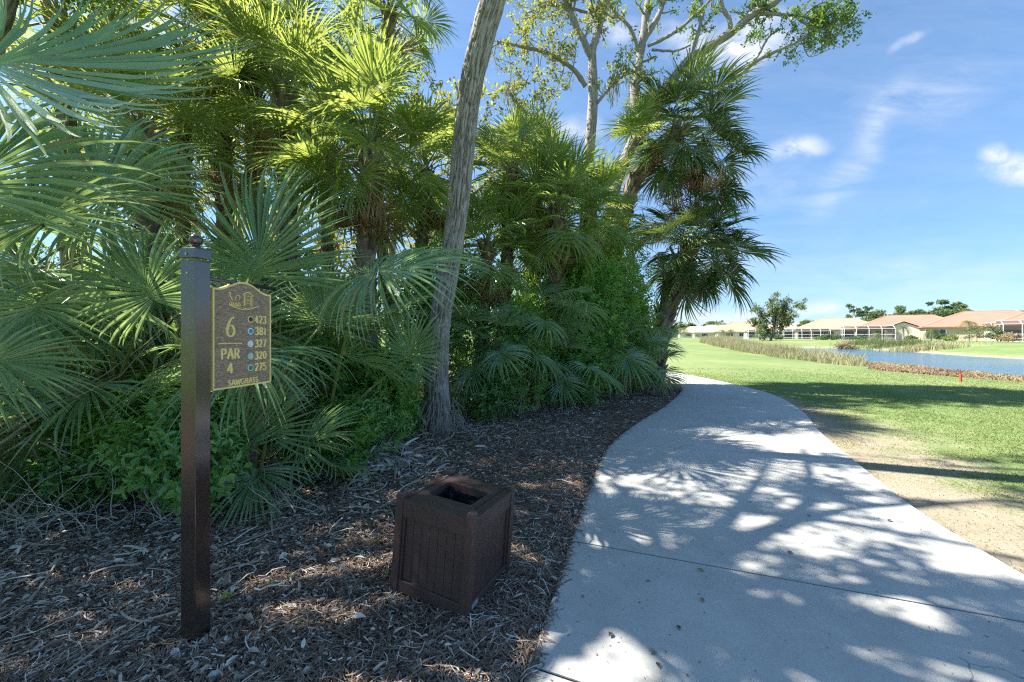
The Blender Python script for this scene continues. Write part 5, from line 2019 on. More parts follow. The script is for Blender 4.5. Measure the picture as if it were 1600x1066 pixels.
hs('white house at the left end of the far row, partly behind palms', 1090, 250, 22, 13, 3.2, 7.0, 'roof_pale', win=((-6, 3, .8, 1.5), (3, 3, .8, 1.5)))

# ------------------------------------------------------------------ far trees
def far_tree(label, px, d, h, spread, seed, mat='far_leaf', n=900, L=.45, kind='round', trunk=.22, name='tree', cat='tree', group=None, crown_lo=.3, z=None):
    rng = np.random.RandomState(seed)
    x, y, z0 = at(px, d)
    if z is not None:
        z0 = z
    o = thing(name, label, cat, (x, y, z0), 0, group)
    b = MB()
    if kind == 'pine':
        P = spline([(0, 0, -.2), (rng.normal() * .2, 0, h * .5), (rng.normal() * .5, 0, h * .95)], 10)
        b.tube(P, np.linspace(trunk, trunk * .4, 10), 7)
        C = [(P[-1][0] + rng.normal() * spread * .45, rng.normal() * spread * .4, h * rng.uniform(crown_lo + .3, 1.0), rng.uniform(.14, .26) * spread) for i in range(10)]
    elif kind == 'round':
        C = []
        for i in range(16):
            a, q = rng.uniform(0, 2 * PI), math.sqrt(rng.rand()) * .8
            zz = rng.uniform(crown_lo, .92)
            sh = math.sin(PI * min(1, max(.15, (zz - crown_lo + .15) / (1.1 - crown_lo))))
            C.append((math.cos(a) * q * spread * sh, math.sin(a) * q * spread * sh, zz * h, rng.uniform(.16, .30) * spread))
        b.tube([(0, 0, -.2), (.1, 0, h * .4), (0, 0, h * .7)], [trunk, trunk * .8, trunk * .4], 7)
    for c in C:
        s = np.array([0, 0, h * (.62 if kind == 'pine' else .35)])
        b.tube([s, (s + np.array(c[:3])) / 2 + (0, 0, .1 * h * rng.rand() - .03 * h), c[:3]], [trunk * .45, trunk * .3, trunk * .12], 4, cap=False)
    b.build('trunk', M['far_bark'], o)
    C = np.array(C)
    ci = rng.randint(0, len(C), n)
    P = C[ci, :3] + rdir(rng, n) * (rng.uniform(0, 1, n) ** .4)[:, None] * C[ci, 3:4] * np.array([1.1, 1.1, .62])
    V, f = leaf_diam(P, rdir(rng, n), rdir(rng, n) + (0, 0, .6), L * rng.uniform(.6, 1.3, n), L * .55)
    mesh_np('crown', V, f, M[mat], o, attr={'v': np.repeat(np.clip(.5 + rng.normal(size=n) * .2 + (vnoise(C[ci, 0] * 3, C[ci, 1] * 3, C[ci, 2] * 3) - .5) * .5, 0, 1), 4)}, smooth=False)
    return o


def far_palm(label, px, d, h, s, seed, n=16, mat='far_leaf', group=None, cat='palm tree', name='palm_tree'):
    rng = np.random.RandomState(seed)
    x, y, z0 = at(px, d)
    o = thing(name, label, cat, (x, y, z0), 0, group)
    b = MB()
    b.tube([(0, 0, -.2), (.1, 0, h * .5), (0, 0, h)], [.2, .15, .13], 7)
    b.build('trunk', M['far_bark'], o)
    V, f, nn = [], [], 0
    for i in range(n):
        az, el = i * 2.4, rng.uniform(-.2, 1.1)
        p = np.array([0, 0, h])
        d_ = np.array([math.cos(az), math.sin(az)])
        m = 8
        for k in range(m + 1):
            q = k / m
            cr = p + np.array([*(d_ * math.cos(el - q * 1.1)), math.sin(el - q * 1.5)]) * s * q
            sd = np.array([-d_[1], d_[0], 0])
            if k:
                for sg in (-1, 1):
                    for e in (0, .5):
                        a0 = prev + (cr - prev) * e
                        tip = a0 + sd * sg * s * .28 * (1 - abs(q - .5)) + np.array([*d_, -.8]) * s * .12
                        V += [a0, a0 + (cr - prev) * .22, tip]
                        f.append((nn, nn + 1, nn + 2))
                        nn += 3
            prev = cr
    mesh_np('crown', np.array(V), np.array(f), M[mat], o, attr={'v': rng.rand(len(V))}, smooth=False)
    return o


def lone_tree():
    rng = np.random.RandomState(611)
    x, y, z = at(1204, 82)
    z = float(gz(x, y))
    base = np.array([x, y, z])
    d = 82
    tr = [base, W3(1208, 515, d), W3(1210, 495, d)]
    limbs = []
    for (a, b_, r) in [((1209, 520), (1215, 470), .16), ((1209, 510), (1235, 478), .12), ((1208, 515), (1238, 505), .10), ((1205, 525), (1192, 492), .14), ((1204, 528), (1182, 510), .12),
                       ((1210, 495), (1226, 468), .08), ((1192, 500), (1186, 480), .08), ((1215, 490), (1244, 492), .08), ((1209, 500), (1205, 468), .09), ((1200, 515), (1176, 500), .08)]:
        p, q = W3(*a, d), W3(*b_, d)
        q[1] += rng.uniform(-4, 4)
        m_ = (p + q) / 2 + rng.normal(size=3) * .3
        limbs.append(([p, m_, q], r, r * .35, 1.0))
    oak('lone open crowned tree in front of the far houses, behind the reeds', base, tr, [.24, .2, .16], limbs, 612, 'far_leaf', 'far_bark', tw=3.0, tl=1.5, leafL=.42, leafn=10, nring=20, nth=10, bunch=2, name='lone_tree', tint=.1)
    far_tree('dark bushy shrub under the lone tree', 1190, 80, 2.2, 1.8, 613, 'pine_leaf', 500, .3, name='bush', cat='shrub', crown_lo=.15, trunk=.06)


lone_tree()
FT = [
    ('leafy treetop over the left orange roof, left of the open topped tree', 1392, 142, 8.6, 5.0, 'round', 'far_leaf', 1300, .6),
    ('leafy treetop over the right half of the left orange roof', 1422, 146, 10.2, 5.0, 'round', 'far_leaf', 1300, .6),
    ('dense treetop just left of the wide dark tree', 1449, 143, 9.6, 5.0, 'round', 'pine_leaf', 1300, .6),
    ('treetop above the left slope of the biggest roof', 1487, 141, 10.4, 5.0, 'round', 'far_leaf', 1300, .6),
    ('treetop right of the coconut palm over the biggest roof', 1524, 138, 9.4, 5.0, 'round', 'far_leaf', 1300, .6),
    ('green tree filling the gap between the beige and the left orange roof', 1362, 118, 5.8, 3.4, 'round', 'pine_leaf', 1100, .45),
    ('dark tree in the gap before the biggest orange roof, behind the cages', 1482, 104, 6.3, 3.2, 'round', 'far_leaf', 1100, .45),
    ('leafy tree between the beige house and the mostly hidden one', 1262, 136, 6.6, 4.0, 'round', 'far_leaf', 1100, .45),
    ('tall bare stemmed pine left of the pair behind the orange house', 1337, 150, 12.9, 4.6, 'pine', 'pine_leaf', 500, .5),
    ('thin pine right of the bare stemmed one, small crown', 1353, 155, 12.3, 3.4, 'pine', 'pine_leaf', 380, .5),
    ('bushy green tree behind the left orange roof', 1374, 140, 10.1, 6.3, 'round', 'far_leaf', 1600, .6),
    ('tall tree with open top behind the left orange roof ridge', 1408, 150, 13.1, 5.8, 'round', 'far_leaf', 1200, .6),
    ('dark green tree between the two orange roofs', 1434, 140, 10.5, 5.2, 'round', 'pine_leaf', 1500, .6),
    ('wide dark tree rising over the gap between the orange roofs', 1462, 135, 11.0, 6.3, 'round', 'pine_leaf', 1700, .6),
    ('tallest flat topped pine behind the orange roofs', 1476, 150, 13.9, 5.8, 'pine', 'pine_leaf', 1000, .6),
    ('broad tree behind the biggest orange roof, left of the coconut palm', 1500, 145, 13.0, 6.3, 'round', 'far_leaf', 1500, .6),
    ('low spreading tree behind the right end of the biggest roof', 1540, 130, 9.5, 5.8, 'round', 'far_leaf', 1200, .6),
    ('hazy green tree line clump right of the lone tree', 1262, 170, 6.8, 8.0, 'round', 'far_leaf', 1500, .7),
    ('hazy round tree just left of the beige roof', 1240, 175, 6.0, 5.0, 'round', 'far_leaf', 900, .7),
    ('grey green tree at the left end of the far row', 1064, 255, 8.5, 6.0, 'round', 'far_leaf', 800, .9),
    ('pale scrubby tree behind the white house', 1078, 270, 9.5, 7.0, 'round', 'far_leaf', 900, .9),
    ('bushy tree between the two pale roofed houses', 1143, 240, 8.8, 5.0, 'round', 'far_leaf', 800, .9),
    ('hazy trees over the pale roofs in the far row', 1108, 290, 11.5, 10.0, 'round', 'far_leaf', 1200, 1.1),
    ('tree showing just right of the booted palm trunk', 1045, 235, 8.0, 6.0, 'round', 'far_leaf', 900, .9),
]
for i, (lab, px, d, h, sp, kd, mt, n, L) in enumerate(FT):
    far_tree(lab, px, d, h, sp, 700 + i, mt, int(n * 2.2), L * 1.15, kd)
FP = [
    ('coconut palm standing above the biggest orange roof', 1511, 120, 8.6, 2.6, ),
    ('palm top at the right edge above the last orange roof', 1597, 105, 7.4, 2.4),
    ('small leaning palm above the far pale roofs', 1123, 215, 8.4, 2.2),
    ('short dark palm in front of the long screened porch', 1411, 84, 2.9, 1.7),
    ('small yellow green palm in front of the dark porch', 1454, 80, 2.1, 1.8),
    ('young palm by the white gable', 1371, 90, 1.6, 1.4),
    ('squat palm left of two in front of the far houses', 1129, 165, 3.2, 2.2),
    ('squat palm right of two in front of the far houses', 1141, 160, 3.3, 2.2),
    ('tallest of the pale palms at the left end of the far row', 1068, 210, 5.0, 3.0),
    ('small dark palm above the big screen cage roof', 1513, 72, 3.6, 1.8),
    ('thin palm beside the lone tree, left side', 1186, 88, 3.2, 1.4),
]
for i, (lab, px, d, h, s) in enumerate(FP):
    far_palm(lab, px, d, h, s, 800 + i, 18)

BUSH = [
    ('clipped round hedge ball right of the lone tree', 1219, 95, 1.3, 1.6, 'pine_leaf'),
    ('clipped hedge left of three below the beige house', 1284, 100, 1.0, 2.4, 'pine_leaf'),
    ('clipped hedge in the middle of three below the beige house', 1293, 98, 1.3, 2.0, 'pine_leaf'),
    ('clipped hedge right of three below the beige house', 1306, 97, 1.1, 2.6, 'pine_leaf'),
    ('low hedge at the foot of the middle screen cage', 1343, 92, .9, 3.5, 'pine_leaf'),
    ('grey leafed shrub in front of the big screen cage, left of two', 1526, 66, 2.8, 2.6, 'far_leaf'),
    ('grey leafed shrub in front of the big screen cage, right of two', 1548, 66, 3.0, 2.4, 'far_leaf'),
    ('dark shrub beside the reddish hedge', 1563, 66, 1.8, 2.0, 'pine_leaf'),
    ('reddish hedge at the right edge below the last cage', 1582, 63, 1.3, 4.0, 'marsh'),
    ('yellow green shrub between the two big houses', 1487, 76, 1.2, 1.8, 'grass_blade'),
    ('pale rounded shrub by the white gable wall', 1421, 88, 1.0, 1.6, 'far_leaf'),
    ('dark shrub under the porch of the biggest house', 1466, 78, 1.6, 1.6, 'pine_leaf'),
    ('yellowish bush before the far pale house', 1120, 190, 3.0, 4.0, 'far_leaf'),
    ('low dark bush at the left of the far row', 1084, 200, 2.2, 5.0, 'pine_leaf'),
    ('dark bush right of the booted palm at the tree line', 1050, 150, 2.6, 4.0, 'pine_leaf'),
    ('clump of brown reeds across the pond, far left', 1321, 63, 1.2, 1.8, 'marsh'),
]
for i, (lab, px, d, h, sp, mt) in enumerate(BUSH):
    far_tree(lab, px, d, h, sp, 850 + i, mt, 700, .28, 'round', .05, 'bush', 'shrub', None, .25)


def tree_line():
    """the wooded horizon, one mass"""
    rng = np.random.RandomState(920)
    n = 26000
    az = rng.uniform(R_(-75), R_(75), n)
    d = rng.uniform(340, 420, n)
    x, y = np.sin(az) * d, np.cos(az) * d
    k = (y > 60)
    hh = 4.5 + 7.5 * vnoise(az * 40 + 20, 0, 0) * vnoise(az * 9 + 4, 3, 0) * 1.6
    z = rng.rand(n) ** .8 * hh
    P = np.stack([x, y, z], 1)[k]
    V, f = leaf_diam(P, rdir(rng, len(P)), rdir(rng, len(P)), rng.uniform(1.5, 3.2, len(P)), rng.uniform(1.2, 2.2, len(P)))
    tag(mesh_np('far_woods', V, f, M['far_leaf'], attr={'v': np.repeat(rng.rand(len(P)) * .7, 4)}, smooth=False), 'hazy low line of woods on the horizon', 'woods', kind='stuff')


tree_line()


# ------------------------------------------------------------------ reeds, marsh plants, grass
def blades(x, y, z, h, w_, rng, lean=.3, bend=.35):
    n = len(x)
    az = rng.uniform(0, 2 * PI, n)
    ln = rng.normal(size=n) * lean
    d = np.stack([np.cos(az) * ln, np.sin(az) * ln, np.ones(n)], 1)
    s = rdir(rng, n) * [1, 1, 0]
    s = nrmz(s) * (np.broadcast_to(w_, (n,)) * .5)[:, None]
    P = np.stack([x, y, z], 1)
    h = np.broadcast_to(h, (n,))[:, None]
    m1 = P + d * h * .5
    t = P + d * h * [1, 1, .9] + np.stack([np.cos(az), np.sin(az), np.zeros(n)], 1) * h * bend
    V = np.stack([P - s, P + s, m1 + s * .8, m1 - s * .8, t], 1).reshape(-1, 3)
    i = np.arange(n)[:, None] * 5
    return V, i + np.array([[0, 1, 2, 3]]), i + np.array([[3, 2, 4]])


def pts_in(poly, n, rng):
    poly = np.array(poly)
    lo, hi = poly.min(0), poly.max(0)
    out = []
    while sum(map(len, out)) < n:
        q = rng.uniform(lo, hi, (n * 3, 2))
        ins = np.zeros(len(q), bool)
        for i in range(len(poly)):
            a, b = poly[i], poly[(i + 1) % len(poly)]
            ins ^= ((a[1] > q[:, 1]) != (b[1] > q[:, 1])) & (q[:, 0] < (b[0] - a[0]) * (q[:, 1] - a[1]) / (b[1] - a[1] + 1e-12) + a[0])
        out.append(q[ins])
    return np.concatenate(out)[:n]


def reeds():
    rng = np.random.RandomState(930)
    q = pts_in([(19.3, 22.0), (20.2, 27), (23.3, 38), (28, 52), (31, 66), (40, 82), (44, 78), (38, 62), (32, 48), (29, 37), (27, 30.5), (23.5, 26.5), (20.6, 23.2)], 30000, rng)
    x, y = q.T
    cl = fbm(x * .8, y * .8, 0, 2)
    k = rng.rand(len(x)) < np.clip((cl - .28) * 4, 0.1, 1)
    x, y, cl = x[k], y[k], cl[k]
    h = (.45 + 1.5 * np.clip(cl - .2, 0, 1)) * rng.uniform(.55, 1.25, len(x)) * np.where(y > 35, 1.0, .72)
    V, f4, f3 = blades(x, y, gz(x, y) - .05, h, .03, rng, .22, .2)
    a = np.clip(.3 + .5 * vnoise(x * .5, y * .5) + rng.normal(size=len(x)) * .2, 0, 1)
    tag(mesh_np('reeds', V, [f4, f3], M['reed'], attr={'v': np.repeat(a, 5)}, smooth=False), 'tall straw green reeds in a bank along the near side of the pond', 'reeds', kind='stuff')
    q = pts_in([(18.8, 21.2), (18.6, 18.5), (18.6, 16.2), (19, 14.0), (25, 9.8), (40, 6), (52, 4), (52, 7.6), (40, 11.4), (30, 15.9), (25.2, 19.4), (26.4, 23), (27.2, 26.6), (27.2, 30), (23.5, 26.5), (20.8, 23)], 36000, rng)
    x, y = q.T
    cl = fbm(x * 1.2, y * 1.2, 0, 3)
    k = rng.rand(len(x)) < np.clip((cl - .32) * 5, 0.08, 1)
    x, y, cl = x[k], y[k], cl[k]
    h = (.08 + .22 * cl) * rng.uniform(.5, 1.3, len(x))
    V, f4, f3 = blades(x, y, gz(x, y) - .03, h, .05, rng, .6, .4)
    a = np.clip(vnoise(x * .9, y * .9) + rng.normal(size=len(x)) * .2, 0, 1)
    tag(mesh_np('marsh_plants', V, [f4, f3], M['marsh'], attr={'v': np.repeat(a, 5)}, smooth=False), 'low reddish brown marsh plants along the pond edge', 'marsh plants', kind='stuff')
    # tufts on the far bank
    for j, (px, d, w_, n, lab) in enumerate(((1355, 66, 4.5, 1200, 'green reed clump across the pond, left of three'), (1400, 60, 5.5, 1500, 'green reed clump across the pond, middle of three'), (1447, 52, 5.0, 1300, 'yellow green reed clump across the pond, right of three'))):
        cx, cy, _ = at(px, d)
        x = cx + rng.normal(size=n) * w_ * .42
        y = cy + rng.normal(size=n) * 1.0
        V, f4, f3 = blades(x, y, np.maximum(gz(x, y), WATER) - .03, rng.uniform(.5, 1.15, n), .05, rng, .2, .2)
        o = mesh_np('reed_clump', V, [f4, f3], M['reed'] if j == 2 else M['far_leaf'], attr={'v': np.repeat(rng.rand(n), 5)}, smooth=False)
        tag(o, lab, 'reeds', 'reed clumps on the far bank')


reeds()


def grass():
    rng = np.random.RandomState(940)
    n = 260000
    # denser close to the viewer
    t = rng.rand(n)
    y = 1.2 + 19 * t ** 1.6
    x = edge_right_x(y) - .04 + rng.rand(n) ** 1.15 * (2.5 + y * 1.0)
    k = (x < y * 1.42 + 1.2) & (x > 0) & (rng.rand(n) < np.clip((21 - y + 5 * (vnoise(x * .5, y * .5) - .5)) / 13, 0, 1))
    s = lawn_sand(x, y)
    cl = fbm(x * 2.2, y * 2.2, 0, 3)
    k &= rng.rand(n) < np.clip(1.0 - s * 1.25 + (cl - .5) * 3.0, .10, 1)
    x, y, s = x[k], y[k], s[k]
    h = rng.uniform(.012, .034, len(x)) * (1 - .4 * np.clip(s, 0, 1)) * (1 + y * .03)
    V, f4, f3 = blades(x, y, gz(x, y) - .002, h, .0045 + y * .0009, rng, .5, .5)
    a = np.clip(.15 + .45 * vnoise(x * 1.7, y * 1.7) + rng.normal(size=len(x)) * .16 + .45 * s + .016 * y, 0, 1)
    tag(mesh_np('grass', V, [f4, f3], M['grass_blade'], attr={'v': np.repeat(a, 5)}, smooth=False), 'short lawn grass right of the path, thinning over bare sand', 'grass', kind='stuff')


grass()


# ------------------------------------------------------------------ litter on the mulch bed
def straw():
    rng = np.random.RandomState(950)
    n = 125000
    t = rng.rand(n)
    y = .9 + 11.5 * t ** 2.0
    x = edge_left_x(y) + .015 + np.where(rng.rand(n) < .06, rng.exponential(.045, n), 0) - (rng.rand(n) ** 1.1) * (2.0 + y * .95)
    k = x > -y * 1.42 - .6
    x, y = x[k], y[k]
    n = len(x)
    far = 1 + y * .12
    az = rng.uniform(0, 2 * PI, n) + 1.2 * vnoise(x * 2, y * 2)
    L = rng.uniform(.03, .11, n) * (1 + .05 * y)
    w_ = rng.uniform(.0010, .0024, n) * far
    cv = rng.normal(size=n) * .35
    m = 4
    tt = np.linspace(-.5, .5, m)
    zj = rng.rand(n) ** 1.6 * .030
    tilt = rng.normal(size=n) * .10
    pts = []
    for q in tt:
        a = az + cv * q
        px, py = x + np.cos(a) * L * q, y + np.sin(a) * L * q
        pts.append(np.stack([px, py, np.where(px > edge_left_x(py) - .004, .004, mz(px, py) + .003) + zj * np.clip((edge_left_x(py) + .02 - px) / .1, .1, 1) + tilt * L * q * (px < edge_left_x(py))], 1))
    P = np.stack(pts, 1)
    s = np.stack([-np.sin(az), np.cos(az), rng.normal(size=n) * .4], 1) * w_[:, None]
    V = np.stack([P - s[:, None], P + s[:, None]], 2).reshape(-1, 3)
    i = np.arange(n)[:, None] * (2 * m)
    f = np.concatenate([i + np.array([[2 * q, 2 * q + 1, 2 * q + 3, 2 * q + 2]]) for q in range(m - 1)])
    grey = vnoise(x * .9 + 3, y * .9 + 8)
    near = np.clip((-x - .2 - y * .1) / 2.0, 0, 1) * .25
    a = np.clip(.20 + rng.rand(n) * .35 + (rng.rand(n) < .08 + .25 * np.clip(grey - .35, 0, 1) + near * .6) * rng.uniform(.25, .5, n), 0, 1)
    tag(mesh_np('pine_straw', V, f, M['litter'], attr={'v': np.repeat(a, 2 * m)}, smooth=False), 'brown pine straw covering the mulch bed', 'pine straw', kind='stuff')
    # leaves and chips
    n = 62000
    t = rng.rand(n)
    y = .9 + 11.5 * t ** 1.8
    x = edge_left_x(y) + .05 - (rng.rand(n) ** 1.0) * (2.4 + y * .95)
    k = x > -y * 1.42 - .6
    # fewer chips close to the path
    k &= rng.rand(n) < np.clip(.18 + (edge_left_x(y) - x) * .42, 0, 1)
    x, y = x[k], y[k]
    n = len(x)
    D = np.stack([rng.normal(size=n), rng.normal(size=n), rng.normal(size=n) * .25], 1)
    N = rng.normal(size=(n, 3)) * .45 + np.array([0, 0, 1])
    P = np.stack([x, y, mz(x, y) + .010 + rng.rand(n) * .024], 1)
    L = np.where(rng.rand(n) < .14, rng.uniform(.035, .075, n), rng.uniform(.010, .038, n)) * (1 + .05 * y)
    V, f = leaves(P, D, N, L, L * rng.uniform(.16, .48, n), fold=.3, curl=.3)
    a = np.where(rng.rand(n) < .62, rng.uniform(.62, 1.0, n), rng.uniform(.2, .6, n))
    tag(mesh_np('leaf_litter', V, f, M['litter'], attr={'v': np.repeat(a, 6)}, smooth=False), 'dry grey and tan leaves scattered over the mulch bed', 'leaf litter', kind='stuff')
    # bigger strips of palm debris
    n = 2300
    y = 1.1 + 7.5 * rng.rand(n) ** 1.2
    x = edge_left_x(y) - 1.7 - rng.rand(n) * (1.2 + y * .95)
    k = (x > -y * 1.42 - .6) & (rng.rand(n) < np.clip(.15 + vnoise(x * 1.1 + 4, y * 1.1) ** 2 * 1.4, 0, 1))
    x, y = x[k], y[k]
    n = len(x)
    az = rng.normal(size=n) * .7 + .3
    L = rng.uniform(.08, .36, n)
    w_ = rng.uniform(.0025, .007, n)
    cv = rng.normal(size=n) * .5
    tilt = rng.normal(size=n) * .14
    m = 5
    pts = []
    for q in np.linspace(-.5, .5, m):
        a = az + cv * q
        px, py = x + np.cos(a) * L * q, y + np.sin(a) * L * q
        pts.append(np.stack([px, py, mz(px, py) + .022 + np.abs(tilt * L * (q + .5)) + .02 * rng.rand(n)], 1))
    P = np.stack(pts, 1)
    s = np.stack([-np.sin(az), np.cos(az), rng.normal(size=n) * .3], 1) * w_[:, None]
    V = np.stack([P - s[:, None], P + s[:, None]], 2).reshape(-1, 3)
    i = np.arange(n)[:, None] * (2 * m)
    f = np.concatenate([i + np.array([[2 * q, 2 * q + 1, 2 * q + 3, 2 * q + 2]]) for q in range(m - 1)])
    tag(mesh_np('palm_debris', V, f, M['litter'], attr={'v': np.repeat(rng.uniform(.6, .95, n), 2 * m)}, smooth=False), 'torn dry strips of palm leaf lying on the mulch', 'palm debris', kind='stuff')


straw()


def branch(label, pts, r, seed, fork=3, mat='twig'):
    rng = np.random.RandomState(seed)
    P = spline([np.array(p, float) for p in pts], 14)
    base = P[0].copy()
    b = MB()
    b.tube(P - base, np.linspace(r, r * .4, 14) * (1 + .12 * rng.normal(size=14)), 7, a=.7)
    for i in range(fork):
        k = rng.randint(3, 11)
        d = (P[k + 1] - P[k])
        d = d / np.linalg.norm(d) + rng.normal(size=3) * np.array([.6, .6, .25])
        q = grow_limb(rng, P[k], d, np.linalg.norm(P[-1] - P[0]) * rng.uniform(.25, .5), 6, .2, .0)
        q[:, 2] = np.maximum(q[:, 2], mz(q[:, 0], q[:, 1]) + .01)
        b.tube(q - base, np.linspace(r * .5, r * .2, 6), 5, a=.6)
    o = b.build('fallen_branch', M[mat], None, smooth=True, loc=tuple(base))
    tag(o, label, 'branch', 'dead branches on the bed')


def gp(px, py, lift=.03):
    x, y = G2(px, py)
    return (x, y, float(mz(x, y)) + lift)


branch('pale bare branch rising from the left edge of the photo', [gp(-20, 700, .1), W3(40, 665, 3.6), W3(90, 625, 3.5), W3(130, 590, 3.5)], .010, 1, 5)
branch('bleached bare branch arching low at the left edge', [gp(-30, 760, .05), W3(20, 700, 3.2), W3(60, 690, 3.3), W3(105, 715, 3.4)], .011, 2, 5)
branch('long thin grey stick leaning in the left shrubs', [gp(60, 780, .05), W3(120, 745, 3.4), W3(200, 735, 3.6), W3(280, 730, 3.8)], .009, 3, 3)
branch('white forked stick lying just right of the marker post', [gp(345, 752, .06), gp(385, 775, .05), gp(420, 783, .04), gp(470, 790, .03)], .012, 4, 4)
branch('thin stick standing slanted in the straw left of the bin', [gp(425, 840, .02), gp(424, 815, .10), W3(427, 790, 2.9)], .007, 5, 1)
branch('long dry stalk on the straw left of the marker post', [gp(45, 950, .03), gp(70, 920, .05), gp(98, 880, .07)], .010, 6, 0)
branch('dry stalk lying between the marker post and the bin', [gp(372, 858, .03), gp(420, 842, .04), gp(462, 828, .05)], .007, 7, 1)
branch('crooked dark stick among the shrubs under the sign', [gp(410, 745, .02), W3(440, 770, 3.5), W3(462, 800, 3.2)], .009, 8, 1)

def bare_bush(label, px, py, n, h, seed, sx=.8):
    rng = np.random.RandomState(seed)
    base = np.array(gp(px, py, 0.0))
    b = MB()
    for i in range(n):
        s = np.array([rng.normal() * .22 * sx, rng.normal() * .10, -.02])
        d = np.array([rng.normal() * .8 * sx, rng.normal() * .5 - .15, rng.uniform(.15, 1.1)])
        L = h * rng.uniform(.5, 1.2)
        q = grow_limb(rng, s, d, L, 8, .18, -.02)
        r = rng.uniform(.003, .0065)
        b.tube(q, np.linspace(r, r * .35, 8), 5, cap=False, a=.8)
        for j in range(3):
            k = rng.randint(2, 7)
            b.tube(grow_limb(rng, q[k], q[k] - q[k - 1] + rng.normal(size=3) * .05, L * .4, 5, .3, .0), np.linspace(r * .5, r * .2, 5), 4, cap=False, a=.8)
    tag(b.build('bare_bush', M['pale_twig'], None, smooth=True, loc=tuple(base)), label, 'bare bush')


M['pale_twig'] = simple_mat('pale_twig', [(0, (.36, .33, .29)), (1, (.66, .63, .57))], .85, .2, 20)
bare_bush('tangle of bleached bare twigs at the left edge before the palmettos', 55, 830, 30, .80, 41, 1.3)
bare_bush('smaller tangle of grey dead twigs between the left edge and the post', 205, 825, 18, .55, 42, 1.2)
bare_bush('low dead twigs lying right of the post below the hanging sign', 440, 800, 16, .45, 43, 1.5)

# heap of dead fronds by the oak foot
rngH = np.random.RandomState(60)
for i, (px, py, az, lab) in enumerate(((600, 728, 20, 'dead palm frond in the sunlit heap left of the oak foot'), (640, 742, 80, 'bent dead palm frond on top of the heap, nearest the bin'),
                                       (575, 700, -30, 'dead palm frond lying under the shrubs, left end of the heap'), (668, 715, 130, 'curled dead frond at the foot of the oak'),
                                       (540, 770, 200, 'grey dead frond flattened on the mulch, below the low palmetto'))):
    x, y, z = gp(px, py, .10)
    me = FR['dead'][i % 4]
    o = link_mesh('dead_frond', me, None, (x, y, z))
    o.rotation_euler = (R_(rngH.uniform(-10, 25)), R_(rngH.uniform(-25, 25)), R_(az))
    o.scale = (.62, .62, .35)
    tag(o, lab, 'dead frond', 'dead fronds heaped by the oak')
n_ = 700
hx = rngH.normal(size=n_) * .38 - 1.75
hy = rngH.normal(size=n_) * .28 + 5.0
P_ = np.stack([hx, hy, mz(hx, hy) + .01 + .12 * rngH.rand(n_) * np.exp(-((hx + 1.75) / .5) ** 2)], 1)
V_, f_ = leaves(P_, np.stack([rngH.normal(size=n_), rngH.normal(size=n_), rngH.normal(size=n_) * .3], 1), rngH.normal(size=(n_, 3)) * .4 + np.array([0, 0, 1]), rngH.uniform(.08, .30, n_), rngH.uniform(.012, .04, n_), fold=.3, curl=.25)
tag(mesh_np('debris_heap', V_, f_, M['litter'], attr={'v': np.repeat(rngH.uniform(.65, 1, n_), 6)}, smooth=False), 'heap of sunlit tan palm debris left of the oak foot', 'palm debris', kind='stuff')


def seedling(label, px, py, s, seed, n=7, mat='shrub_leaf'):
    rng = np.random.RandomState(seed)
    p = np.array(gp(px, py, 0.0))
    az = np.arange(n) * 2.4 + rng.rand()
    D = np.stack([np.cos(az), np.sin(az), rng.uniform(.2, .8, n)], 1)
    P = np.stack([np.cos(az) * .006, np.sin(az) * .006, .02 + np.arange(n) * s * .12], 1)
    V, f = leaves(P, D, np.tile([0, 0, 1.], (n, 1)) + D * -.3, np.full(n, s) * rng.uniform(.7, 1.2, n), s * .45)
    o = thing('seedling', label, 'seedling', tuple(p), 0, 'green seedlings sprouting in the mulch')
    mesh_np('leaves', V, f, M[mat], o, attr={'v': np.full(len(V), .95)}, smooth=False)
    b = MB()
    b.tube([(0, 0, -.01), (0, 0, .03 + n * s * .12)], .0025, 5)
    b.build('stem', M['petiole'], o)


for i, (px, py, s, lab) in enumerate(((355, 945, .040, 'bright green seedling on the straw just right of the marker post'), (422, 920, .022, 'tiny green seedling between post and bin, upper of two'),
                                      (456, 908, .020, 'tiny green seedling between post and bin, lower right of the pair'), (700, 690, .05, 'leafy green sprout right of the oak foot'),
                                      (735, 700, .05, 'leafy green sprout behind the bin, farther right'), (555, 745, .06, 'leafy green sprout left of the bin back corner'),
                                      (690, 718, .05, 'small sprout just behind the back corner of the bin'), (765, 650, .07, 'sprout at the bed edge between oak and dark shrub'),
                                      (845, 745, .03, 'small sprout right of the bin near the path'))):
    seedling(lab, px, py, s, 70 + i)

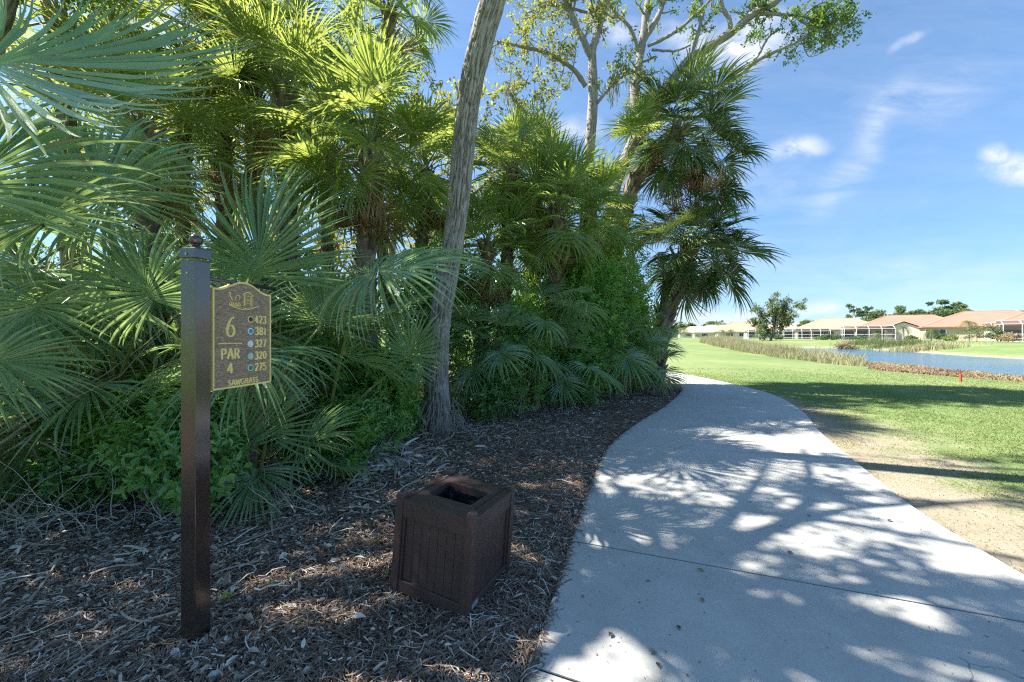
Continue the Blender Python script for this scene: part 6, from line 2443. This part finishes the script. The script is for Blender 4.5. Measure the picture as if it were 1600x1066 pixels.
# fallen leaves on the concrete
LF = [(957, 990, .034, 'brown curled leaf on the concrete, nearest the bottom edge'), (1027, 1020, .038, 'dark brown leaf at the bottom of the path, left of the pair'),
      (1028, 1036, .03, 'small dark leaf below the other one at the bottom of the path'), (1059, 978, .032, 'tan leaf lying alone on the path below the joint'),
      (1097, 942, .03, 'round brown leaf on the lit patch below the joint'), (1009, 908, .022, 'tiny leaf left in the lit patch below the joint'),
      (1232, 866, .034, 'tan leaf beside the middle of the front joint'), (1101, 893, .04, 'greenish leaf touching the front joint'), (1029, 794, .018, 'small black seed pod by the left edge of the path'),
      (894, 869, .024, 'oval leaf close to the left path edge, under the joint'), (908, 935, .02, 'small speckled leaf near the left path edge'),
      (1174, 786, .02, 'small pale leaf in the lit band of the path'), (1387, 815, .034, 'thin brown leaf at the right side of the path'), (1268, 807, .03, 'yellowish thin leaf in the large lit patch'),
      (1308, 728, .025, 'dark leaf near the second joint'), (1053, 702, .025, 'dark leaf at the left end of the second joint')]
rngL = np.random.RandomState(88)
for px, py, s, lab in LF:
    x, y = G2(px, py)
    s *= 1.0
    a = rngL.uniform(0, 6.28)
    V, f = leaves([[0, 0, .004]], [[math.cos(a), math.sin(a), .05]], [[.1, .1, 1]], s * 1.3, s * .75, fold=.25, curl=-.1)
    gcol = 'greenish' in lab
    o = mesh_np('fallen_leaf', V, f, M['litter'] if not gcol else M['oak_leaf'], attr={'v': np.full(6, .75 if gcol else rngL.uniform(.15, .5))}, smooth=False, loc=(x, y, .001))
    tag(o, lab, 'leaf', 'fallen leaves on the concrete')

# specks of leaf crumbs on the path and thin straw near its edges
rngC = np.random.RandomState(89)
n_ = 1500
y_ = 1.3 + 12 * rngC.rand(n_) ** 1.6
t_ = np.where(rngC.rand(n_) < .55, rngC.rand(n_) ** 3 * .5, rngC.rand(n_))
x_ = edge_left_x(y_) * (1 - t_) + edge_right_x(y_) * t_
D_ = np.stack([rngC.normal(size=n_), rngC.normal(size=n_), np.zeros(n_)], 1)
L_ = rngC.uniform(.004, .02, n_)
V_, f_ = leaf_diam(np.stack([x_, y_, np.full(n_, .0035) + rngC.rand(n_) * .002], 1), D_, np.tile([0, 0, 1.], (n_, 1)), L_, L_ * rngC.uniform(.1, .6, n_))
tag(mesh_np('path_crumbs', V_, f_, M['litter'], attr={'v': np.repeat(rngC.uniform(.1, .55, n_), 4)}, smooth=False), 'leaf crumbs and specks on the concrete path', 'leaf crumbs', kind='stuff')
